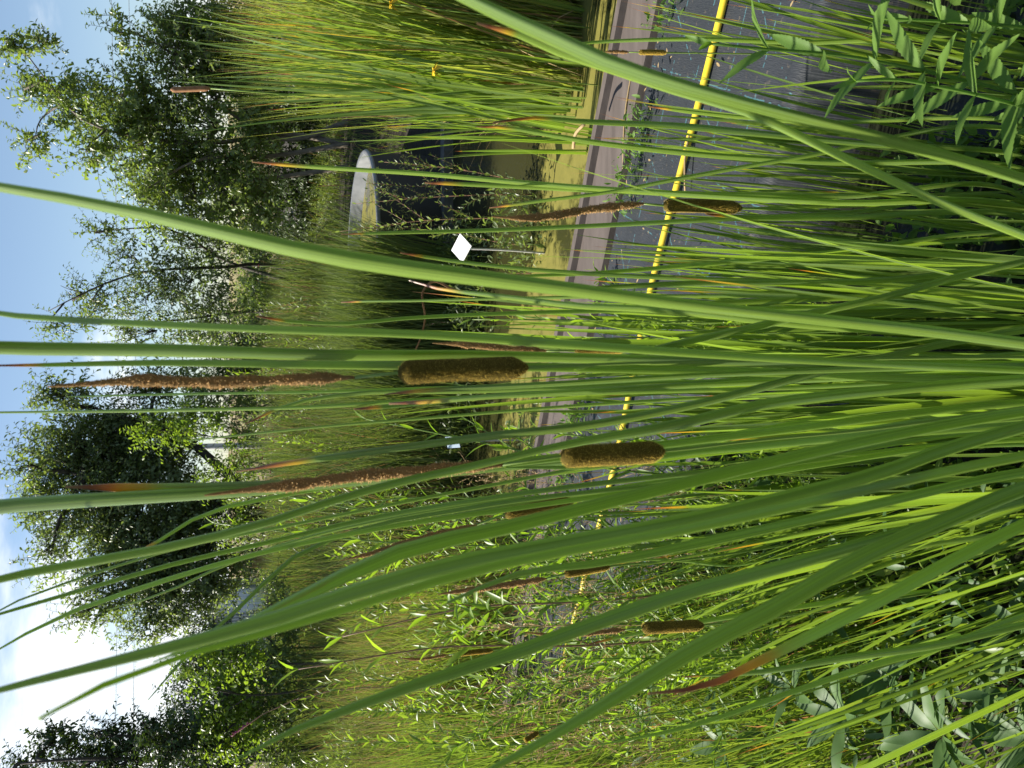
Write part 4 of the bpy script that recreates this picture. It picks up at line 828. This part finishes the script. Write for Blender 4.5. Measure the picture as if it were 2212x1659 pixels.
stem_plant('willowherb', 'bright leafy stem rising over the dark water between the two big seed heads', 'leafy plant', (1300, 1010), (790, 905), 1.9, 2.1, 22, .075, .16, seed=1, branch=4)
stem_plant('willowherb', 'sunlit narrow leaved stem in front of the white topped meadow edge', 'leafy plant', (1150, 1180), (465, 1130), 1.9, 2.0, 30, .075, .17, seed=2, branch=5)
stem_plant('willowherb', 'narrow leaved stem topped by flower buds left of centre', 'leafy plant', (1100, 1110), (560, 1060), 2.0, 2.1, 26, .07, .17, seed=3, branch=4)
stem_plant('willowherb', 'bushy pale stem behind the second pollen spike', 'leafy plant', (1180, 1090), (700, 1090), 2.1, 2.2, 26, .065, .18, seed=31, branch=5)
stem_plant('willowherb', 'tall stem with spread leaf pairs in the left meadow', 'leafy plant', (1260, 1300), (740, 1375), 1.9, 2.0, 14, .10, .17, seed=4, branch=2, stemm='redstem')
stem_plant('willowherb', 'leafy shoot with upright leaf bunches pointing at the meadow on the left', 'leafy plant', (1250, 1395), (645, 1445), 1.9, 1.9, 15, .10, .17, seed=5, branch=3, stemm='redstem')
stem_plant('willowherb', 'dense low willow like stem right of the widest middle blades', 'leafy plant', (1620, 700), (1020, 690), 1.7, 1.9, 34, .06, .15, seed=6, branch=5)
stem_plant('willowherb', 'second willow like stem over the yellow hose', 'leafy plant', (1700, 735), (1150, 735), 1.6, 1.8, 30, .055, .15, seed=7, branch=5)
stem_plant('willowherb', 'drooping leafy stem against the pale matting near the hose end', 'leafy plant', (1650, 960), (1130, 930), 1.7, 1.9, 20, .085, .15, seed=8, branch=3)
rn = random.Random(33)
def copies(protos_, spots, label, cat, group):
    for i, (x, y, z, h) in enumerate(spots):
        o = protos_[i] if i < len(protos_) else copy_tree(protos_[i % len(protos_)]); k = h
        o.location = (x, y, z); o.scale = (k, k, k); o.rotation_euler = (Matrix.Rotation(rn.uniform(-.18, .05), 3, 'Y') @ Matrix.Rotation(rn.gauss(0, .06), 3, 'X') @ Matrix.Rotation(rn.uniform(0, 6.28), 3, 'Z')).to_euler(); tag(o, label, cat, group)
def herb(name, H, n, leaf, w, mat, stemm, seed, branch):
    g = np.random.default_rng(seed); r = empty(name); S = 20; C = spline([(0, 0, 0), (g.uniform(-.03, .03), g.uniform(-.03, .03), H * .5), (g.uniform(-.08, .08), g.uniform(-.08, .08), H)], S)
    B = MB(); tube(B, C, np.linspace(.004, .0012, S), 6); paths = [(C, n, 1.0)]
    for k in range(branch):
        i = int(g.uniform(.35, .85) * S); d = unit(g.normal(size=3)); d[2] = abs(d[2]) + .7; d = unit(d); e = C[i] + d * H * .22; Cb = spline([C[i], C[i] * .5 + e * .5, e], 8); tube(B, Cb, np.linspace(.002, .0008, 8), 5); paths.append((Cb, max(5, n // 3), .7))
    B.build('stem', M[stemm], r); LB = MB()
    for (Cx, m_, sc) in paths:
        Sx = len(Cx); t = np.repeat(np.linspace(.1, 1, m_), 2); f = np.minimum(t * (Sx - 1), Sx - 1.001); i0 = f.astype(int); wq = (f - i0)[:, None]
        P = Cx[i0] * (1 - wq) + Cx[i0 + 1] * wq; T = unit(Cx[i0 + 1] - Cx[i0]); k = np.arange(len(t)); a = (k // 2) * 1.57 + (k % 2) * math.pi + g.uniform(-.4, .4, len(t))
        ref = unit(np.cross(T, np.array([.2, .9, .1]))); nr = np.cross(T, ref); out = ref * np.cos(a)[:, None] + nr * np.sin(a)[:, None]
        d = unit(out * .8 + T * .7 * (1 + t[:, None]) + g.normal(size=P.shape) * .12); L_ = leaf * sc * g.uniform(.7, 1.2, len(t)) * (1 - .5 * np.maximum(0, t - .5)); leaves(LB, P, d, unit(T - out * .4 + g.normal(size=P.shape) * .25), L_, L_ * w, .18, .28)
    LB.build('foliage', M[mat], r); return r
wp = [herb('willowherb', 1.0, 38, .055, .16, 'willow', 'stem', 200 + i, 7) for i in range(5)]
sp = []
while len(sp) < 24:
    x, y = rn.uniform(-1.25, -.12), rn.uniform(1.75, 2.95)
    if y + .53 * x < Q_NEAR - .03 and x > -y * .5: sp.append((x, y, -.15, rn.uniform(.65, 1.3) * (1 if x < -.3 else .72)))
copies(wp, sp, 'narrow leaved willowherb stem in the thicket behind the sweeping left blades', 'leafy plant', 'willowherb thicket on the left')
wp = [herb('tall_weed', 1.1, 24, .085, .24, 'bright' if i % 2 else 'tree1', 'redstem', 220 + i, 7) for i in range(4)]
sp = []
while len(sp) < 34:
    x, y = rn.uniform(-3.2, -.7), rn.uniform(4.0, 6.8)
    if y + .53 * x > Q_BOARD + .3 and x > -y * .55: sp.append((x, y, 0, rn.uniform(.55, 1.05)))
copies(wp, sp, 'leafy weed standing in the tall grass beyond the matting', 'weed', 'weeds in the far left grass')
wp = [herb('meadow_weed', 1.2, 22, .075, .26, 'tree2' if i % 2 else 'bright', 'redstem', 260 + i, 8) for i in range(4)]
sp = []
while len(sp) < 44:
    x, y = rn.uniform(-5, 1.0), rn.uniform(6.6, 10.5)
    if -y * .5 < x < .13 * y: sp.append((x, y, max(ground_z(x, y), -.06), rn.uniform(.9, 1.3) * (1 - .38 * sm(8, 11, y))))
copies(wp, sp, 'leafy weed poking out of the top of the reed meadow', 'weed', 'weeds in the reed meadow')
wp = [herb('loosestrife', .9, 22, .05, .26, 'tree2', 'redstem', 240 + i, 6) for i in range(3)]
sp = []
while len(sp) < 12:
    x, y = rn.uniform(-.3, 2.0), rn.uniform(5.4, 6.5)
    sp.append((x, y, -.08, rn.uniform(.5, 1.0)))
copies(wp, sp, 'small dull loosestrife rooted in the shaded back of the pond', 'leafy plant', 'loosestrife at the back of the pond')
for k, (f, t_, lb) in enumerate((((1090, 420), (770, 440), 'pink stemmed loosestrife in front of the tub wall, the middle one'), ((1100, 470), (735, 500), 'pink stemmed loosestrife crossing the left end of the tub rim'),
      ((1120, 390), (830, 350), 'loosestrife with short curled leaves under the tub rim'), ((1060, 520), (900, 495), 'grey green loosestrife beside the white plant label'), ((1130, 590), (930, 585), 'small feathery stem left of the white plant label'))):
    stem_plant('loosestrife', lb, 'leafy plant', f, t_, 4.6, 4.8, 24, .055, .25, 'tree2', 'redstem', 40 + k, branch=5)
for k, (f, t_, lb, D) in enumerate((((1500, 1560), (1080, 1610), 'leafy stem near the bottom edge left of the hose', 2.3), ((1560, 1450), (1310, 1440), 'dark stem with long hanging leaves over the left matting', 1.9), ((1500, 1640), (740, 1600), 'tall weed at the bottom edge before the hedge', 3.4),
      ((1200, 1560), (620, 1530), 'tall weed with purple tip below the bright broad leaved bush', 4.2), ((1200, 1480), (700, 1475), 'pale green weed in the tall grass behind the board end', 4.4), ((1180, 1300), (700, 1310), 'slender weed in the grass between two sweeping blades', 3.8))):
    stem_plant('tall_weed', lb, 'weed', f, t_, D, D + .1, 26, .07 if D < 3 else .09, .22, 'bright' if k > 1 else 'willow', 'stem', 60 + k, branch=6)

def wide_leaf(B, base, d, nrm, L_, W_, teeth=0, wav=.0, droop=.25, ph=0.0, fold=.12):
    d = Vector(d).normalized(); s = d.cross(Vector(nrm)).normalized(); nr = s.cross(d); n = 30 if teeth else 18; V = []; A = []
    for i in range(n + 1):
        t = i / n; w = W_ * .5 * (math.sin(math.pi * min(1, t * .97 + .03)) ** .8) * (1 - .35 * t) * 1.2
        if teeth: w *= 1 + (.07 if i % 2 else -.07) * (1 if 0 < i < n else 0)
        c = Vector(base) + d * (L_ * t) - nr * (L_ * droop * t * t) + nr * (wav * L_ * math.sin(t * 11 + ph))
        for kx in (-1, -.5, 0, .5, 1):
            V.append(tuple(c + s * (w * kx) + nr * (abs(kx) * w * fold + wav * L_ * .6 * math.sin(t * 15 + kx * 2 + ph) * abs(kx)))); A.append((.5 + kx / 2, t, 0))
    idx = np.arange((n + 1) * 5).reshape(n + 1, 5); B.add(V, np.stack([idx[:-1, :-1], idx[:-1, 1:], idx[1:, 1:], idx[1:, :-1]], -1).reshape(-1, 4), None, A)
def toothed(label, path, D, size, seed):
    rn_ = random.Random(seed); pts = [at(x, y, D) for x, y in path]; root = Vector((pts[-1].x - .03, pts[-1].y + .03, RZ)); r = empty('toothed_plant', root); tag(r, label, 'leafy plant')
    C = spline(pts + [root], 40); B = MB(); tube(B, C, np.linspace(.002, .005, 40), 8); B.build('stem', M['mint'], r)
    tot = [Vector(c) for c in C]; k = 0
    for i in range(0, 26, 3):
        p = tot[i]; T = (tot[max(i-1, 0)] - tot[i+1]).normalized(); a0 = k * 1.45 + seed
        for h in (0, math.pi):
            a = a0 + h + rn_.uniform(-.3, .3); e1 = T.cross(Vector((0, 1, .2))).normalized(); e2 = T.cross(e1); o = e1 * math.cos(a) + e2 * math.sin(a)
            sc = size * (.35 + .65 * min(1, i / 7)) * rn_.uniform(.85, 1.1); B = MB()
            wide_leaf(B, p, o * (.5 + .08 * i if i < 6 else 1.0) + T * (1.1 - .04 * i), T - o * .4, sc, sc * .21, 1, .006, .22, rn_.uniform(0, 6), .22); B.build('leaf', M['mint'], r)
        k += 1
toothed('tall plant with toothed pale green leaves standing in front of the hose end', [(1540, 95), (1640, 105), (1800, 118), (1980, 150), (2212, 205)], 1.0, .125, 1)
toothed('second toothed leaf plant low beside the corner water', [(1850, 175), (1930, 172), (2040, 190), (2212, 230)], .98, .105, 2)
toothed('toothed leaf plant at the far lower right corner of the water', [(1900, 40), (2010, 45), (2212, 60)], 1.1, .10, 3)
def dock(label, X, Y, D, n, L_, seed, z=None):
    rn_ = random.Random(seed); p = at(X, Y, D); base = Vector((p.x, p.y, p.z - .10)); r = empty('dock_plant', base); tag(r, label, 'broad leaf plant')
    for i in range(n):
        a = i * 2.4 + rn_.uniform(-.4, .4); o = Vector((math.cos(a), math.sin(a), rn_.uniform(.5, 1.3))); l = L_ * rn_.uniform(.7, 1.15); B = MB()
        wide_leaf(B, base + Vector((math.cos(a), math.sin(a), 0)) * .01, o, Vector((-math.cos(a), -math.sin(a), 1.2)), l, l * rn_.uniform(.22, .30), 0, .012, .45, rn_.uniform(0, 6)); B.build('leaf', M['dock'], r)
for k, (X, Y, D, n, l, lb) in enumerate(((1750, 1560, 1.55, 7, .17, 'dark broad leaved dock left of the yellowing blade'), (1950, 1600, 1.35, 8, .17, 'dock with pale shiny leaves near the bottom right corner'), (2090, 1500, 1.3, 7, .15, 'dock leaves in the shade behind the corner shoots'),
      (2150, 1620, 1.2, 7, .16, 'dock at the very bottom right corner'), (1640, 1500, 1.7, 6, .15, 'small dock behind the brown withered leaf tip'), (1850, 1480, 1.5, 7, .15, 'dock between sweeping cattail leaves on the left'), (1500, 1620, 2.0, 6, .16, 'dock on the left bank by the lower edge'),
      (2120, 1370, 1.35, 6, .13, 'dock under the long yellow blade'), (2120, 690, 1.5, 5, .12, 'round leaved dock floating in dark water centre right'), (2030, 620, 1.6, 5, .10, 'small dock floating beside the dark gap'), (1350, 1560, 2.4, 6, .15, 'dock beside the pale matting at the lower edge'))):
    dock(lb, X, Y, D, n, l * .8, 80 + k)

# low weeds: uncountable small leaves over soil and water
def weeds(name, label, mat, n, region, zr, size, seed, wr=.45, cat='ground weeds'):
    g = np.random.default_rng(seed); P = []
    while len(P) < n:
        x, y = region(g)
        if x is not None: P.append((x, y, g.uniform(*zr)))
    P = np.array(P); d = unit(g.normal(size=(n, 3)) + np.array([0, 0, .5])); nn = unit(g.normal(size=(n, 3)) * .5 + np.array([0, 0, 1])); L_ = g.uniform(size * .5, size * 1.3, n)
    B = MB(); leaves(B, P, d, nn, L_, L_ * wr, .15, .2); 
    S = 3; m_ = n // 3; C = np.stack([P[:m_] - np.array([0, 0, .12]) + g.normal(size=(m_, 3)) * .02, P[:m_] - np.array([0, 0, .05]), P[:m_] + np.array([0, 0, .0])], 1)
    ribbons(B, C, np.full((m_, S), .002), np.repeat(unit(g.normal(size=(m_, 3)))[:, None], S, 1), .3)
    tag(B.build(name, mat), label, cat, kind='stuff')
def reg_wl(g):
    x, y = g.uniform(-2.4, -.2), g.uniform(.9, 3.2)
    return (x, y) if y + .53 * x < Q_NEAR + .03 and x > -y * .65 else (None, None)
weeds('ground_weeds', 'mixed low weeds covering the near left bank', M['bright'], 3800, reg_wl, (-.15, .14), .045, 1, .3)
weeds('ground_weeds', 'blue green lower leaves beneath the left cattails', M['dock'], 1300, reg_wl, (-.15, .25), .07, 2, .28)
def reg_wr(g):
    x, y = g.uniform(-.3, 1.6), g.uniform(.9, 2.0)
    return (x, y) if y + .53 * x < Q_NEAR - .35 and mnoise.noise(Vector((x * 3, y * 3, 1))) > .0 else (None, None)
weeds('floating_weeds', 'pale green small leaves floating on the dark basin', M['mint'], 1500, reg_wr, (-.26, -.1), .04, 3, .55, 'water plants')
def reg_edge(g):
    s = g.uniform(-2.6, 4.5); q = Q_BOARD - .06 - abs(g.normal()) * .05 - .03
    if mnoise.noise(Vector((s * 2.3, 0, 7))) < -.02: return None, None
    p = strip(s, q); return p.x, p.y
weeds('edge_weeds', 'small weeds growing along the foot of the board', M['mint'], 1700, reg_edge, (0.01, .12), .032, 4, .35)
def reg_pw(g):
    x, y = g.uniform(-1.2, 1.2), g.uniform(4.3, 6.5)
    return (x, y) if mnoise.noise(Vector((x * 1.5, y * 1.5, 4))) > .05 and y + .53 * x > Q_BOARD + .5 else (None, None)
weeds('pond_weeds', 'dark water weeds in the shaded back of the pond', M['tree2'], 2600, reg_pw, (-.05, .22), .05, 5, .3, 'water plants')
mass('seed_grass', 'fine tan seed heads over the left meadow', M['straw'], 1500, reg_left, (.8, 1.15), (.002, .005), 9, (-.05, 0), .6, cat='seed grass')
def panicle(seed):
    g = np.random.default_rng(seed); r = empty('seed_stalk'); H = 1.0; C = spline([(0, 0, 0), (.02, 0, .5), (.08, g.uniform(-.05, .05), H)], 16); B = MB(); tube(B, C, np.linspace(.0016, .0007, 16), 4)
    n = 34; i = g.integers(9, 16, n); P = C[i]; d = unit(g.normal(size=(n, 3)) * .5 + np.array([0, 0, 1])); L_ = g.uniform(.03, .09, n) * (1.4 - (i - 9) / 8); E = P + d * L_[:, None]
    for a_, b__ in zip(P, E): tube(B, [a_, (a_ + b__) / 2, b__], .0005, 3)
    B.build('stem', M['straw'], r); LB = MB(); q = np.concatenate([P + (E - P) * t for t in (.4, .6, .8, 1.0)]); m_ = len(q); leaves(LB, q, unit(np.tile(d, (4, 1)) + g.normal(size=(m_, 3)) * .5), g.normal(size=(m_, 3)), np.full(m_, .008), np.full(m_, .0032)); LB.build('panicle', M['straw'], r); return r
wp = [panicle(i) for i in range(4)]; sp = []
while len(sp) < 46:
    x, y = rn.uniform(-1.5, -.15), rn.uniform(1.8, 3.0)
    if y + .53 * x < Q_NEAR - .03: sp.append((x, y, -.15, rn.uniform(.7, 1.25)))
copies(wp, sp, 'thin tan grass stalk with loose seed panicle in the left thicket', 'seed stalk', 'seeding grass stalks on the left')
# litter on the matting
g = np.random.default_rng(77); P = []
for i in range(320):
    s = g.uniform(-2.5, 3.2); P.append(tuple(strip(s, Q_NEAR + .1 + (Q_BOARD - Q_NEAR - .15) * (1 - g.uniform() ** 2), .022)))
P = np.array(P); d = g.normal(size=(320, 3)); d[:, 2] = .05; B = MB(); L_ = g.uniform(.006, .03, 320); leaves(B, P, d, np.tile([0, 0, 1.0], (320, 1)), L_, L_ * .35, .1, 0); tag(B.build('leaf_litter', M['straw']), 'dry bits of leaf scattered on the matting', 'litter', kind='stuff')
# dry stalks lying across the matting and pond edge
for k, (a_, b2, lb) in enumerate((((1345, 365), (1372, 120), 'dry straw lying over matting near the board'), ((1238, 320), (1262, 268), 'bent pale straw on the board end'), ((1500, 250), (1480, 420), 'short dry straw beside the hose'))):
    p0, p1 = onz(*a_, .03 if k != 1 else .19), onz(*b2, .03 if k != 1 else .19); B = MB(); tube(B, spline([p0, p0.lerp(p1, .5) + Vector((.01, .01, .012)), p1], 8), .004 if k != 1 else .008, 5); tag(B.build('straw', M['straw']), lb, 'straw')
# curled dead leaf hanging across the dark pond
r = empty('dead_leaf', at(905, 740, 1.6)); tag(r, 'curled brown dead leaf hanging before the dark water', 'dead leaf'); P = [at(X, Y, 1.6) for X, Y in ((978, 625), (935, 608), (916, 625), (918, 690), (912, 720), (894, 765))]
C = spline(P, 30); T = unit(np.gradient(C, axis=0)); sd = unit(np.cross(T, np.array([0, 1, .3]))); B = MB(); ring_blade(B, C, np.full(30, .006) * np.linspace(1, .5, 30), sd, .3); B.build('blade', M['brown'], r)
# small flowers in the meadow
fl = None; rn = random.Random(8)
for i, (X, Y) in enumerate(((560, 575), (588, 560), (572, 720), (600, 690), (562, 850), (575, 905), (590, 930), (568, 990), (592, 955), (574, 1040), (560, 1095), (585, 1020), (628, 660), (596, 1065))):
    p = at(X, Y, 8.5 + rn.uniform(-.5, .5))
    if fl is None:
        fl = empty('pink_flower', p); B = MB(); tube(B, spline([p - Vector((.02, 0, .45)), p - Vector((0, 0, .2)), p], 8), .003, 5); B.build('stem', M['stem'], fl)
        B = MB(); gg = np.random.default_rng(4); n = 9; leaves(B, np.tile(np.array(p), (n, 1)), unit(np.stack([np.cos(np.arange(n) * .7), np.sin(np.arange(n) * .7), np.full(n, .5)], 1)), np.tile([0, 0, 1.0], (n, 1)), np.full(n, .022), np.full(n, .016)); B.build('bloom', M['pink'], fl); o = fl
    else: o = copy_tree(fl)
    o.location = p; tag(o, 'tiny magenta flower dotting the top of the reed meadow', 'flower', 'magenta flowers in the meadow')
def iris(X, Y, D, label):
    p = at(X, Y, D); r = empty('yellow_flower', (p.x + .03, D, -.1)); tag(r, label, 'flower'); B = MB(); n = 5; a = np.arange(n) * 1.26
    leaves(B, np.tile(np.array(p), (n, 1)), unit(np.stack([np.cos(a), np.sin(a), np.sin(a * 2) * .6], 1)), np.tile([0, 0, 1.0], (n, 1)), np.full(n, .042), np.full(n, .028), .2, .5); B.build('petals', M['yellow'], r)
    B = MB(); tube(B, spline([p, (p.x + .01, D, .6), (p.x + .03, D, -.1)], 10), .003, 5); B.build('stem', M['stem'], r)
iris(938, 152, 3.62, 'yellow flower in the middle of the rushes'); iris(845, 8, 3.7, 'yellow flower at the right edge of the rushes')
r0 = at(1650, 1358 * 1.0, 4.2)
def loose_purple():
    p0, p1 = at(540, 1560, 4.6), at(500, 1590, 4.6); r = empty('purple_flower', (p0.x, 4.6, 0)); tag(r, 'purple flower spike at the hedge foot', 'flower'); g = np.random.default_rng(3); n = 60; t = g.uniform(0, 1, (n, 1)); P = np.array(p0) * (1 - t) + np.array(p1) * t
    B = MB(); leaves(B, P, g.normal(size=(n, 3)), g.normal(size=(n, 3)), np.full(n, .012), np.full(n, .006)); B.build('bloom', M['pink'], r)
    B = MB(); tube(B, spline([p1, p0, (p0.x, 4.6, 0)], 10), .003, 5); B.build('stem', M['redstem'], r)
loose_purple()
